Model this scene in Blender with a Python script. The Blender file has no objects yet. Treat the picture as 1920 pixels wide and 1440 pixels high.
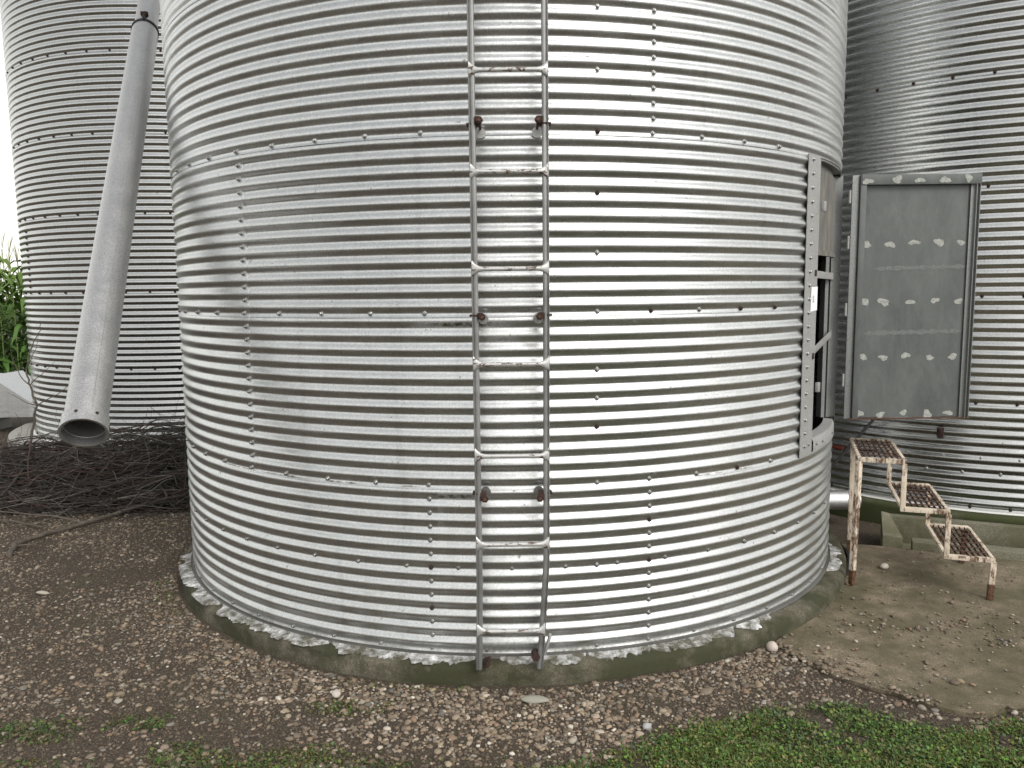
import bpy, bmesh, math, random
import numpy as np
from math import sin, cos, pi, radians as rad
from mathutils import Vector, Matrix, Euler

random.seed(7)
RNG = np.random.default_rng(11)
sc = bpy.context.scene
col = sc.collection

# ------------------------------------------------------------------ camera
camd = bpy.data.cameras.new('camera')
camd.sensor_width = 36.0
camd.lens = 36.0 * 1484.44 / 1920.0
camd.clip_start = 0.05
camd.clip_end = 2000
camo = bpy.data.objects.new('camera', camd)
col.objects.link(camo)
_f = Vector((0.0037021, 0.99318933, -0.11645279))
_r = Vector((0.99992599, -0.00502631, -0.01107963))
_u = Vector((0.0115895, 0.11640315, 0.99313443))
M = Matrix((( _r.x, _u.x, -_f.x, 0.0), (_r.y, _u.y, -_f.y, -5.90693), (_r.z, _u.z, -_f.z, 1.73863), (0, 0, 0, 1)))
camo.matrix_world = M
sc.camera = camo

# ------------------------------------------------------------------ light
SUN = Vector((0.42, -0.62, 0.66)).normalized()
w = bpy.data.worlds.new('World'); sc.world = w; w.use_nodes = True
nt = w.node_tree; nt.nodes.clear()
sky = nt.nodes.new('ShaderNodeTexSky'); sky.sky_type = 'NISHITA'; sky.sun_disc = False
sky.sun_elevation = math.asin(SUN.z); sky.sun_rotation = math.atan2(SUN.x, SUN.y)
sky.air_density = 1.0; sky.dust_density = 6.0; sky.ozone_density = 1.0
hs = nt.nodes.new('ShaderNodeHueSaturation'); hs.inputs['Saturation'].default_value = 0.22; hs.inputs['Value'].default_value = 0.6
bg = nt.nodes.new('ShaderNodeBackground'); bg.inputs['Strength'].default_value = 0.12
wo = nt.nodes.new('ShaderNodeOutputWorld')
# even overcast veil added to the clear-sky model
ad = nt.nodes.new('ShaderNodeMix'); ad.data_type = 'RGBA'; ad.blend_type = 'ADD'; ad.inputs[0].default_value = 1.0
_i = [i for i in ad.inputs if i.type == 'RGBA']
_tc = nt.nodes.new('ShaderNodeTexCoord'); _sx = nt.nodes.new('ShaderNodeSeparateXYZ'); nt.links.new(_tc.outputs['Generated'], _sx.inputs[0])
_rp = nt.nodes.new('ShaderNodeValToRGB'); _rp.color_ramp.elements[0].position = 0.0; _rp.color_ramp.elements[0].color = (1.0, 0.99, 0.93, 1)
_rp.color_ramp.elements[1].position = 0.85; _rp.color_ramp.elements[1].color = (0.38, 0.39, 0.395, 1)
nt.links.new(_sx.outputs['Z'], _rp.inputs['Fac'])
_vm = nt.nodes.new('ShaderNodeVectorMath'); _vm.operation = 'SCALE'; _vm.inputs['Scale'].default_value = 10.8
nt.links.new(_rp.outputs['Color'], _vm.inputs[0]); nt.links.new(_vm.outputs[0], _i[1])
nt.links.new(sky.outputs[0], hs.inputs['Color']); nt.links.new(hs.outputs[0], _i[0])
nt.links.new([o for o in ad.outputs if o.type == 'RGBA'][0], bg.inputs['Color'])
nt.links.new(bg.outputs[0], wo.inputs['Surface'])
sl = bpy.data.lights.new('sun', 'SUN'); sl.energy = 1.4; sl.angle = rad(24); sl.color = (1.0, 0.96, 0.9)
so = bpy.data.objects.new('sun', sl); col.objects.link(so)
so.rotation_euler = SUN.to_track_quat('Z', 'Y').to_euler()
sc.view_settings.view_transform = 'Standard'; sc.view_settings.look = 'None'
sc.view_settings.gamma = 1.0; sc.view_settings.use_curve_mapping = False
sc.view_settings.exposure = 0.0

# ------------------------------------------------------------------ object helpers
def mesh_obj(name, verts, faces, mat=None, parent=None, smooth=True, sharp=None):
    me = bpy.data.meshes.new(name)
    me.from_pydata([tuple(v) for v in verts], [], [tuple(f) for f in faces])
    me.update()
    return mk(name, me, mat, parent, smooth, sharp)

def np_mesh(name, V, F, cols=None, smooth=True):
    """V (n,3); F (m,k) all faces with k corners."""
    me = bpy.data.meshes.new(name)
    V = np.asarray(V, np.float32); F = np.asarray(F, np.int32)
    m, k = F.shape
    me.vertices.add(len(V)); me.vertices.foreach_set('co', V.ravel())
    me.loops.add(m * k); me.loops.foreach_set('vertex_index', F.ravel())
    me.polygons.add(m); me.polygons.foreach_set('loop_start', np.arange(0, m * k, k, dtype=np.int32))
    me.polygons.foreach_set('use_smooth', np.full(m, smooth))
    me.update(calc_edges=True)
    if cols is not None:
        a = me.color_attributes.new('tint', 'FLOAT_COLOR', 'POINT')
        c = np.ones((len(V), 4), np.float32); c[:, :cols.shape[1]] = cols
        a.data.foreach_set('color', c.ravel())
    return me

def mk(name, me, mat=None, parent=None, smooth=True, sharp=None):
    if mat is not None and not me.materials: me.materials.append(mat)
    if smooth is not None: me.polygons.foreach_set('use_smooth', [smooth] * len(me.polygons))
    if sharp: 
        try: me.set_sharp_from_angle(angle=rad(sharp))
        except Exception: pass
    o = bpy.data.objects.new(name, me); col.objects.link(o)
    if parent is not None: o.parent = parent
    return o

def empty(name, loc=(0, 0, 0), rz=0.0, parent=None):
    o = bpy.data.objects.new(name, None); col.objects.link(o)
    o.location = loc; o.rotation_euler = (0, 0, rz); o.empty_display_size = 0.2
    if parent is not None: o.parent = parent
    return o

def tag(o, label=None, cat=None, group=None, kind=None):
    if label: o['label'] = label
    if cat: o['category'] = cat
    if group: o['group'] = group
    if kind: o['kind'] = kind
    return o

class MB:
    def __init__(s): s.v = []; s.f = []
    def add(s, v, f):
        n = len(s.v); s.v += [tuple(p) for p in v]; s.f += [tuple(i + n for i in q) for q in f]; return s
    def box(s, c, size, rot=None, bev=0.0):
        bm = bmesh.new(); bmesh.ops.create_cube(bm, size=1.0)
        for v in bm.verts: v.co = Vector((v.co.x * size[0], v.co.y * size[1], v.co.z * size[2]))
        if bev > 0: bmesh.ops.bevel(bm, geom=bm.edges[:], offset=bev, segments=2, affect='EDGES', profile=0.6)
        R = rot if rot is not None else Matrix.Identity(3)
        if isinstance(R, tuple): R = Euler(R).to_matrix()
        bm.verts.ensure_lookup_table()
        s.add([R @ v.co + Vector(c) for v in bm.verts], [[v.index for v in f.verts] for f in bm.faces]); bm.free(); return s
    def tube(s, pts, rads, n=10, cap=True, sc2=None):
        pts = [Vector(p) for p in pts]; N = len(pts); vs = []; prev = None
        if not hasattr(rads, '__len__'): rads = [rads] * N
        for i, p in enumerate(pts):
            t = (pts[min(i + 1, N - 1)] - pts[max(i - 1, 0)]).normalized()
            if prev is None:
                a = Vector((0, 0, 1)) if abs(t.z) < 0.9 else Vector((0, 1, 0))
                x = t.cross(a).normalized()
            else: x = (prev - t * prev.dot(t)).normalized()
            prev = x; y = t.cross(x)
            for k in range(n):
                a = 2 * pi * k / n
                vs.append(p + (x * cos(a) + y * sin(a)) * rads[i])
        fs = [(i * n + k, i * n + (k + 1) % n, (i + 1) * n + (k + 1) % n, (i + 1) * n + k) for i in range(N - 1) for k in range(n)]
        if cap: fs += [tuple(range(n))[::-1], tuple((N - 1) * n + k for k in range(n))]
        return s.add(vs, fs)
    def build(s, name, mat, parent=None, smooth=True, sharp=35):
        return mesh_obj(name, s.v, s.f, mat, parent, smooth, sharp)

def vnoise(x, y, seed=0):
    x = np.asarray(x, float); y = np.asarray(y, float)
    xi = np.floor(x).astype(np.int64); yi = np.floor(y).astype(np.int64)
    fx = x - xi; fy = y - yi; fx = fx * fx * (3 - 2 * fx); fy = fy * fy * (3 - 2 * fy)
    def h(a, b):
        n = (a * 374761393 + b * 668265263 + seed * 1442695041) & 0xffffffff
        n = ((n ^ (n >> 13)) * 1274126177) & 0xffffffff
        return ((n ^ (n >> 16)) & 0xffff) / 65535.0
    return (h(xi, yi) * (1 - fx) + h(xi + 1, yi) * fx) * (1 - fy) + (h(xi, yi + 1) * (1 - fx) + h(xi + 1, yi + 1) * fx) * fy
def fbm(x, y, seed=0, o=4):
    t = 0; a = 0.5; s = 0
    for i in range(o): t = t + a * vnoise(x * 2 ** i, y * 2 ** i, seed + i); s += a; a *= 0.5
    return t / s

# ------------------------------------------------------------------ material helpers
class Mat:
    def __init__(s, name, rough=0.6, metal=0.0, color=(0.5, 0.5, 0.5), spec=0.5):
        s.m = bpy.data.materials.new(name); s.m.use_nodes = True
        s.t = s.m.node_tree; s.n = s.t.nodes; s.b = s.n['Principled BSDF']
        s.b.inputs['Roughness'].default_value = rough; s.b.inputs['Metallic'].default_value = metal
        s.b.inputs['Base Color'].default_value = (*color, 1)
        s.b.inputs['Specular IOR Level'].default_value = spec
        s.tc = s.n.new('ShaderNodeTexCoord')
    def L(s, a, b): s.t.links.new(a, b)
    def coord(s, scale=(1, 1, 1), space='Object'):
        m = s.n.new('ShaderNodeMapping'); m.inputs['Scale'].default_value = scale
        s.L(s.tc.outputs[space], m.inputs['Vector']); return m.outputs[0]
    def noise(s, scale=5, detail=4, rough=0.6, vec=None, dist=0.0):
        n = s.n.new('ShaderNodeTexNoise'); n.inputs['Scale'].default_value = scale
        n.inputs['Detail'].default_value = detail; n.inputs['Roughness'].default_value = rough
        n.inputs['Distortion'].default_value = dist
        s.L(vec if vec is not None else s.coord(), n.inputs['Vector']); return n.outputs['Fac']
    def ramp(s, fac, stops):
        r = s.n.new('ShaderNodeValToRGB'); e = r.color_ramp.elements
        while len(e) < len(stops): e.new(0.5)
        for i, (p, c) in enumerate(stops):
            e[i].position = p; e[i].color = (*c, 1) if hasattr(c, '__len__') else (c, c, c, 1)
        s.L(fac, r.inputs['Fac']); return r.outputs['Color']
    def mix(s, fac, a, b, typ='MIX'):
        m = s.n.new('ShaderNodeMix'); m.data_type = 'RGBA'; m.blend_type = typ
        for sock, v in ((m.inputs['Factor'], fac), (m.inputs['A'], a), (m.inputs['B'], b)): pass
        ins = [i for i in m.inputs if i.type == 'RGBA']
        if hasattr(fac, 'is_output'): s.L(fac, m.inputs[0])
        else: m.inputs[0].default_value = fac
        for sock, v in ((ins[0], a), (ins[1], b)):
            if hasattr(v, 'is_output'): s.L(v, sock)
            else: sock.default_value = (*v, 1)
        return [o for o in m.outputs if o.type == 'RGBA'][0]
    def math(s, op, a, b=0.0):
        m = s.n.new('ShaderNodeMath'); m.operation = op
        for i, v in enumerate((a, b)):
            if hasattr(v, 'is_output'): s.L(v, m.inputs[i])
            else: m.inputs[i].default_value = v
        return m.outputs[0]
    def attr(s, name):
        a = s.n.new('ShaderNodeAttribute'); a.attribute_name = name; return a.outputs['Color']
    def col(s, c): s.L(c, s.b.inputs['Base Color']); return s
    def inp(s, name, v):
        if hasattr(v, 'is_output'): s.L(v, s.b.inputs[name])
        else: s.b.inputs[name].default_value = v
        return s
    def bump(s, h, strength=0.3, dist=0.01):
        b = s.n.new('ShaderNodeBump'); b.inputs['Strength'].default_value = strength; b.inputs['Distance'].default_value = dist
        s.L(h, b.inputs['Height']); s.L(b.outputs[0], s.b.inputs['Normal']); return s

def galv(name, base, rough=(0.3, 0.5), grime=(0.12, 0.11, 0.08), gpos=(0.55, 0.8), gamt=0.5, stain=False, metal=1.0):
    m = Mat(name, metal=1.0)
    st = m.noise(2.2, 5, 0.7, m.coord((2.0, 2.0, 26.0)))
    sp = m.noise(110, 3, 0.6)
    c = m.mix(st, tuple(x * 0.86 for x in base), tuple(min(1, x * 1.1) for x in base))
    c = m.mix(m.ramp(sp, [(0.42, 0.32), (0.60, 0.0)]), c, tuple(x * 0.45 for x in base))
    oi = m.n.new('ShaderNodeObjectInfo')
    c = m.mix(m.math('MULTIPLY', oi.outputs['Random'], 0.16), c, tuple(x * 0.35 for x in base))
    run = m.ramp(m.noise(6.5, 6, 0.7, m.coord((1.6, 1.6, 0.10))), [(0.56, 0.0), (0.72, 0.35)])
    c = m.mix(run, c, tuple(x * 0.5 for x in base))
    r = m.ramp(st, [(0.3, rough[0]), (0.7, rough[1])])
    g = m.math('MULTIPLY', m.ramp(m.noise(3.5, 8, 0.75, m.coord((1, 1, 3))), [(gpos[0], 0.0), (gpos[1], 1.0)]), gamt)
    # small dirt specks
    spk = m.ramp(m.noise(38, 2, 0.4), [(0.735, 0.0), (0.75, 0.6)])
    g = m.math('MAXIMUM', g, spk)
    met = m.math('MULTIPLY', m.math('SUBTRACT', 1.0, g), metal)
    if stain:
        a = m.attr('tint')
        brk = m.ramp(m.noise(45, 4, 0.7), [(0.3, 0.25), (0.6, 1.0)])
        sa = m.math('MULTIPLY', a, brk)
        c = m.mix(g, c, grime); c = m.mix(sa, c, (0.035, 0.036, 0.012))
        met = m.math('SUBTRACT', met, sa)
        met = m.math('MAXIMUM', met, 0.0)
        r = m.mix(sa, r, (0.85, 0.85, 0.85))
    else:
        c = m.mix(g, c, grime)
    m.col(c).inp('Metallic', met).inp('Roughness', r)
    m.bump(m.noise(170, 3, 0.6), 0.12, 0.001)
    return m.m

M_main = galv('galvanised_main', (0.68, 0.693, 0.69), rough=(0.29, 0.42), gamt=0.3, stain=True)
M_side = galv('galvanised_side', (0.56, 0.57, 0.565), rough=(0.22, 0.34), gamt=0.25, gpos=(0.6, 0.85))
M_strip = galv('galvanised_strip', (0.44, 0.44, 0.432), rough=(0.5, 0.65), gamt=0.35, metal=0.45)
M_duct = galv('bright_duct_metal', (0.74, 0.75, 0.75), rough=(0.3, 0.42), gamt=0.15)
M_angle = galv('grimy_base_angle', (0.32, 0.32, 0.31), rough=(0.5, 0.7), gamt=0.6, gpos=(0.4, 0.6))
M_flange = galv('dull_flange', (0.30, 0.31, 0.305), rough=(0.6, 0.75), gamt=0.3, metal=0.6)
M_roof = galv('galvanised_roof', (0.6, 0.6, 0.6), rough=(0.4, 0.55))
M_bolt = galv('bolt_zinc', (0.42, 0.42, 0.41), rough=(0.35, 0.5), gamt=0.2)

def rusty(name, a=(0.03, 0.015, 0.010), b=(0.10, 0.045, 0.027)):
    m = Mat(name, rough=0.85)
    m.col(m.ramp(m.noise(60, 5, 0.7), [(0.3, a), (0.55, b), (0.75, tuple(x * 1.5 for x in b))]))
    m.bump(m.noise(150, 4, 0.7), 0.5, 0.002); return m.m
M_rust = rusty('rust')
M_rustg = rusty('rusty_grating', (0.016, 0.009, 0.007), (0.085, 0.044, 0.030))
M_rustdark = rusty('rust_dark', (0.014, 0.008, 0.006), (0.038, 0.018, 0.013))

def painted_rust():
    m = Mat('chipped_cream_paint_on_rust', rough=0.6)
    n1 = m.noise(50, 8, 0.8, m.coord((1, 1, 0.35))); n2 = m.noise(7, 3, 0.6, m.coord((1, 1, 0.5)))
    pat = m.math('ADD', m.math('MULTIPLY', n1, 0.65), m.math('MULTIPLY', n2, 0.35))
    rustc = m.ramp(m.noise(70, 4, 0.7), [(0.3, (0.03, 0.015, 0.009)), (0.55, (0.12, 0.060, 0.032)), (0.8, (0.28, 0.155, 0.085))])
    paint = m.mix(m.noise(12, 3, 0.6), (0.58, 0.46, 0.32), (0.72, 0.66, 0.58))
    # rusty feet : object z (world metres)
    sx = m.n.new('ShaderNodeSeparateXYZ'); m.L(m.tc.outputs['Object'], sx.inputs[0])
    foot = m.ramp(m.math('ADD', sx.outputs['Z'], m.math('MULTIPLY', n1, 0.06)), [(-0.03, 0.30), (0.03, 0.0)])
    f = m.ramp(m.math('ADD', pat, foot), [(0.495, 0.0), (0.57, 1.0)])
    m.col(m.mix(f, paint, rustc)).bump(f, -0.4, 0.001); return m.m
M_paint = painted_rust()

def ladder_mat():
    m = Mat('weathered_ladder_galvanising', rough=0.55, metal=0.75)
    n = m.noise(9, 6, 0.7, m.coord((1, 1, 0.6)))
    m.col(m.ramp(n, [(0.3, (0.19, 0.19, 0.187)), (0.55, (0.30, 0.30, 0.295)), (0.8, (0.40, 0.4, 0.4))]))
    m.inp('Roughness', m.ramp(n, [(0.3, 0.45), (0.8, 0.65)])); return m.m
M_ladder = ladder_mat()
def rung_mat():
    m = Mat('worn_rung_paint', rough=0.4)
    g = m.n.new('ShaderNodeNewGeometry'); sx = m.n.new('ShaderNodeSeparateXYZ'); m.L(g.outputs['Position'], sx.inputs[0])
    n = m.noise(30, 5, 0.7, m.coord((1, 2, 2)))
    worn = m.ramp(n, [(0.54, 0.0), (0.58, 1.0)])
    m.col(m.mix(worn, (0.50, 0.50, 0.49), m.ramp(m.noise(90, 3, 0.7), [(0.35, (0.05, 0.025, 0.018)), (0.7, (0.16, 0.11, 0.085))])))
    m.inp('Metallic', m.math('MULTIPLY', m.math('SUBTRACT', 1.0, worn), 0.4)); return m.m
M_rung = rung_mat()

def door_mat():
    m = Mat('dull_galvanised_door', rough=0.6, metal=0.35)
    n = m.noise(3.2, 8, 0.75, m.coord((2.6, 2.6, 1.0)), 0.4); n2 = m.noise(120, 3, 0.6)
    c = m.ramp(n, [(0.32, (0.066, 0.072, 0.072)), (0.5, (0.098, 0.106, 0.104)), (0.72, (0.15, 0.16, 0.157))])
    c = m.mix(m.math('MULTIPLY', n2, 0.35), c, (0.17, 0.18, 0.177))
    m.col(c).inp('Roughness', m.ramp(n, [(0.3, 0.5), (0.8, 0.7)])); return m.m
M_door = door_mat()
def zincpatch():
    m = Mat('flaky_zinc_paint', rough=0.8)
    m.col(m.ramp(m.noise(55, 5, 0.7), [(0.35, (0.22, 0.23, 0.215)), (0.6, (0.40, 0.41, 0.38))])); return m.m
M_patch = zincpatch()
def scuff():
    m = Mat('faint_scuffed_paint', rough=0.7)
    m.col(m.ramp(m.noise(40, 6, 0.8), [(0.35, (0.10, 0.108, 0.106)), (0.7, (0.19, 0.2, 0.195))])); return m.m
M_scuff = scuff()

def pipe_mat():
    m = Mat('mottled_galvanised_spout', metal=0.9, rough=0.4)
    n = m.noise(9, 5, 0.7, m.coord((1, 1, 1))); n2 = m.noise(160, 2, 0.5)
    c = m.mix(n, (0.40, 0.395, 0.395), (0.68, 0.675, 0.67))
    c = m.mix(m.ramp(n2, [(0.4, 0.0), (0.65, 0.75)]), c, (0.33, 0.33, 0.33))
    m.col(c).inp('Roughness', m.ramp(n, [(0.3, 0.34), (0.7, 0.5)])).bump(n2, 0.15, 0.001); return m.m
M_pipe = pipe_mat()
M_white = Mat('white_painted_metal', rough=0.35, color=(0.78, 0.78, 0.76)).m
M_black = Mat('black_rubber', rough=0.7, color=(0.012, 0.012, 0.012)).m
def conc(name, a, b, moss, mpos=(0.45, 0.62), mcol=(0.06, 0.065, 0.02), sc_=1.0):
    m = Mat(name, rough=0.9)
    n = m.noise(7 * sc_, 8, 0.7); n2 = m.noise(90, 4, 0.7); n3 = m.noise(2.3 * sc_, 5, 0.65)
    c = m.mix(m.ramp(n, [(0.32, 0.0), (0.68, 1.0)]), a, b); c = m.mix(m.ramp(n2, [(0.35, 0.0), (0.7, 0.8)]), c, tuple(x * 0.45 for x in a))
    vs_ = m.ramp(m.noise(200, 3, 0.6), [(0.58, 0.0), (0.66, 0.7)]); c = m.mix(vs_, c, tuple(min(1, x * 1.7) for x in b))
    mc = m.mix(n2, mcol, tuple(x * 2.0 for x in mcol))
    c = m.mix(m.math('MULTIPLY', m.ramp(n3, [(mpos[0], 0.0), (mpos[1], 1.0)]), moss), c, mc)
    m.col(c).bump(m.math('ADD', n2, n), 0.5, 0.006); return m.m
M_found = conc('mossy_foundation_concrete', (0.075, 0.068, 0.046), (0.19, 0.17, 0.125), 0.92, (0.38, 0.56), (0.019, 0.020, 0.007), 1.6)
M_foundg = conc('grey_foundation_concrete', (0.30, 0.29, 0.26), (0.46, 0.45, 0.42), 0.4, (0.5, 0.7))
M_foundd = conc('dark_mossy_concrete', (0.09, 0.085, 0.055), (0.15, 0.14, 0.09), 0.95, (0.3, 0.45), (0.025, 0.032, 0.008))
M_trough = conc('lichened_trough_concrete', (0.17, 0.16, 0.11), (0.27, 0.255, 0.19), 0.7, (0.42, 0.6), (0.058, 0.056, 0.026))
M_pad = conc('damp_pad_concrete', (0.10, 0.080, 0.052), (0.33, 0.265, 0.185), 0.85, (0.38, 0.60), (0.050, 0.045, 0.022), 1.2)
def sealant():
    m = Mat('flaking_white_sealant', rough=0.6)
    n = m.noise(22, 7, 0.75); n = m.math('ADD', n, m.math('MULTIPLY', m.math('SUBTRACT', m.noise(4.5, 3, 0.6), 0.5), 0.55))
    m.col(m.ramp(n, [(0.40, (0.09, 0.085, 0.06)), (0.50, (0.27, 0.265, 0.25)), (0.58, (0.42, 0.42, 0.415)), (0.68, (0.78, 0.78, 0.79))])).bump(n, 0.6, 0.004); return m.m
M_seal = sealant()
def ground_mat():
    m = Mat('gravelly_soil', rough=0.95)
    v = m.n.new('ShaderNodeTexVoronoi'); v.inputs['Scale'].default_value = 75; v.inputs['Randomness'].default_value = 1
    m.L(m.coord(), v.inputs['Vector'])
    big = m.noise(1.1, 6, 0.65); fine = m.noise(55, 5, 0.75)
    soil = m.mix(m.ramp(fine, [(0.3, 0.0), (0.7, 1.0)]), (0.017, 0.0125, 0.008), (0.090, 0.067, 0.045))
    cb = m.n.new('ShaderNodeSeparateColor'); m.L(v.outputs['Color'], cb.inputs[0])
    peb = m.ramp(cb.outputs[0], [(0.0, (0.05, 0.036, 0.024)), (0.5, (0.115, 0.087, 0.06)), (1.0, (0.23, 0.19, 0.145))])
    inside = m.ramp(v.outputs['Distance'], [(0.30, 1.0), (0.5, 0.0)])
    few = m.ramp(cb.outputs[1], [(0.45, 0.0), (0.5, 1.0)])
    gr = m.ramp(big, [(0.4, 0.15), (0.6, 0.9)])
    f = m.math('MULTIPLY', m.math('MULTIPLY', inside, few), gr)
    c = m.mix(f, soil, peb)
    ms = m.math('MULTIPLY', m.ramp(m.noise(1.7, 5, 0.7), [(0.55, 0.0), (0.68, 1.0)]), 0.5)
    c = m.mix(ms, c, (0.065, 0.062, 0.025))
    m.col(c).bump(m.math('ADD', m.math('MULTIPLY', f, 0.7), fine), 0.8, 0.01); return m.m
M_ground = ground_mat()
def tint_mat(name, rough=0.8, trans=False, nm=0.25):
    m = Mat(name, rough=rough)
    a = m.attr('tint'); n = m.noise(120, 3, 0.6)
    m.col(m.mix(m.math('MULTIPLY', n, nm), a, (0.02, 0.018, 0.012)))
    if trans: 
        m.b.inputs['Subsurface Weight'].default_value = 0.0
    return m.m
M_peb = tint_mat('pebbles', 0.75)
M_leaf = tint_mat('leaves', 0.55, nm=0.2)
M_twig = tint_mat('twigs', 0.9)
M_dark = Mat('dark_grain_dust', rough=0.95, color=(0.03, 0.027, 0.022)).m
M_label = Mat('white_label', rough=0.5, color=(0.85, 0.85, 0.86)).m
M_ink = Mat('black_ink', rough=0.6, color=(0.03, 0.03, 0.035)).m
M_board = None
def board_mat():
    m = Mat('weathered_inner_board', rough=0.7)
    n = m.noise(6, 6, 0.7, m.coord((3, 3, 0.9)))
    m.col(m.ramp(n, [(0.35, (0.10, 0.098, 0.09)), (0.56, (0.17, 0.165, 0.15)), (0.66, (0.27, 0.21, 0.14)), (0.72, (0.10, 0.06, 0.035))])); return m.m
M_board = board_mat()

# ------------------------------------------------------------------ corrugated bins
HR = 0.8128; P = HR / 12.0; AMP = 0.0135
def wallsheet(R, ring, th0, th1, zoff, nper=10, dth=1.0, seed=0, lap=True, stainf=None):
    """one curved corrugated sheet, degrees; ring index gives its height band (bin-local coordinates)."""
    zb = 0.0135
    z0 = (zb + ring * HR - 0.018) if ring > 0 else 0.0
    z1 = zb + (ring + 1) * HR + 0.014
    nz = int(round((z1 - z0) / P * nper)); zs = np.linspace(z0, z1, nz + 1)
    na = max(2, int(round((th1 + 1.1 - th0) / dth))); ths = np.linspace(th0, th1 + 1.1, na + 1)
    T, Z = np.meshgrid(ths, zs, indexing='ij')
    ph = (Z - zb) / P
    s = np.cos(2 * pi * ph)
    r = R - AMP / 2 * (1 + s) - AMP * 0.03 * np.cos(4 * pi * ph)
    # laps : higher rings sit outside at their lower edge, sheet ends sit over the next one
    r = r + 0.0026 * np.clip(1 - (Z - z0) / 0.10, 0, 1)
    r = r + 0.0014 * np.clip(1 - (th1 + 1.1 - T) / 6.0, 0, 1)
    Tw = (T + 180) % 360 - 180; win = np.clip(np.minimum(T - th0, th1 + 1.1 - T) / 7.0, 0, 1); win = win * win * (3 - 2 * win)
    r = r + win * (0.0028 * (vnoise(T / 4.3 + seed * 17, Z * 9.0, 5) - 0.5) + 0.0022 * (vnoise(T / 13.0 + seed * 3, Z * 2.3, 9) - 0.5))
    # small dents travelling down the ladder side
    V = np.stack([r * np.sin(np.radians(T)), -r * np.cos(np.radians(T)), Z], -1).reshape(-1, 3)
    n1 = nz + 1
    idx = np.arange((na + 1) * n1).reshape(na + 1, n1)
    F = np.stack([idx[:-1, :-1], idx[1:, :-1], idx[1:, 1:], idx[:-1, 1:]], -1).reshape(-1, 4)
    # edge returns (3 mm) along lower edge and over-lapping end
    nb = len(V)
    lo = V[idx[:, 0]].copy(); d = np.hypot(lo[:, 0], lo[:, 1])[:, None]; lo[:, :2] *= (d - 0.0045) / d
    en = V[idx[-1, :]].copy(); d = np.hypot(en[:, 0], en[:, 1])[:, None]; en[:, :2] *= (d - 0.0016) / d
    V = np.concatenate([V, lo, en])
    il = nb + np.arange(na + 1); ie = nb + na + 1 + np.arange(n1)
    F = np.concatenate([F, np.stack([idx[:-1, 0], il[:-1], il[1:], idx[1:, 0]], -1), np.stack([idx[-1, :-1], ie[:-1], ie[1:], idx[-1, 1:]], -1)])
    cols = None
    if stainf is not None:
        st = stainf(T, Z, s).reshape(-1)
        st = np.concatenate([st, np.full(na + 1 + n1, 0.6)])
        cols = np.repeat(st[:, None], 3, 1)
    else: cols = np.zeros((len(V), 3))
    me = np_mesh('wall_sheet', V, F, cols)
    me.materials.append(None)
    return me

def sheet_obj(me, mat, parent, rz=0.0):
    me.materials.clear(); me.materials.append(mat)
    o = bpy.data.objects.new('wall_sheet', me); col.objects.link(o); o.parent = parent
    o.rotation_euler = (0, 0, rz)
    try: me.set_sharp_from_angle(angle=rad(50))
    except Exception: pass
    return o

def bolt_geo():
    m = MB()
    # washer then hex head with a domed top, axis +Z
    def lathe(prof, n, ph=0.0):
        vs = []; fs = []
        for r, z in prof:
            for k in range(n): a = 2 * pi * k / n + ph; vs.append((r * cos(a), r * sin(a), z))
        for i in range(len(prof) - 1):
            for k in range(n): fs.append((i * n + k, i * n + (k + 1) % n, (i + 1) * n + (k + 1) % n, (i + 1) * n + k))
        fs.append(tuple((len(prof) - 1) * n + k for k in range(n)))
        m.add(vs, fs)
    lathe([(0.0125, -0.006), (0.0125, 0.001), (0.0105, 0.0028)], 14)
    lathe([(0.0085, 0.0028), (0.0085, 0.0085), (0.0062, 0.0108), (0.002, 0.0112)], 6)
    return m
_b = bolt_geo()
def bolt_mesh(mat, nm='bolt'):
    me = bpy.data.meshes.new(nm); me.from_pydata(_b.v, [], _b.f); me.update(); me.materials.append(mat); return me
ME_BOLT = bolt_mesh(M_bolt); ME_BOLTR = bolt_mesh(M_rustdark)

def place_bolt(parent, R, th, z, rust=False, scale=1.0):
    o = bpy.data.objects.new('bolt', ME_BOLTR if rust else ME_BOLT); col.objects.link(o); o.parent = parent
    t = rad(th); o.location = (R * sin(t), -R * cos(t), z); o.rotation_euler = (rad(90), 0, t); o.scale = (scale,) * 3
    return o
def merged_bolts(parent, lst, mat):
    V = np.array(_b.v); m = MB()
    for R, th, z in lst:
        Mx = Matrix.Translation((R * sin(rad(th)), -R * cos(rad(th)), z)) @ Euler((rad(90), 0, rad(th))).to_matrix().to_4x4()
        m.add([Mx @ Vector(v) for v in _b.v], _b.f)
    o = m.build('bolt', mat, parent); o['kind'] = 'stuff'; return o

def roof_geo(R, z, rise=1.1, n=32):
    m = MB(); vs = []; fs = []
    prof = [(R + 0.10, z - 0.05), (R + 0.10, z - 0.03), (0.30, z + rise), (0.30, z + rise + 0.12), (0.0, z + rise + 0.16)]
    K = n * 4
    for r, zz in prof:
        for k in range(K):
            rib = 0.03 if (k % 4 == 0 and 0.3 < r) else 0.0
            a = 2 * pi * k / K; vs.append((r * cos(a), r * sin(a), zz + rib))
    for i in range(len(prof) - 1):
        for k in range(K): fs.append((i * K + k, i * K + (k + 1) % K, (i + 1) * K + (k + 1) % K, (i + 1) * K + k))
    fs.append(tuple(range(K))[::-1])
    return m.add(vs, fs)

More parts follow.
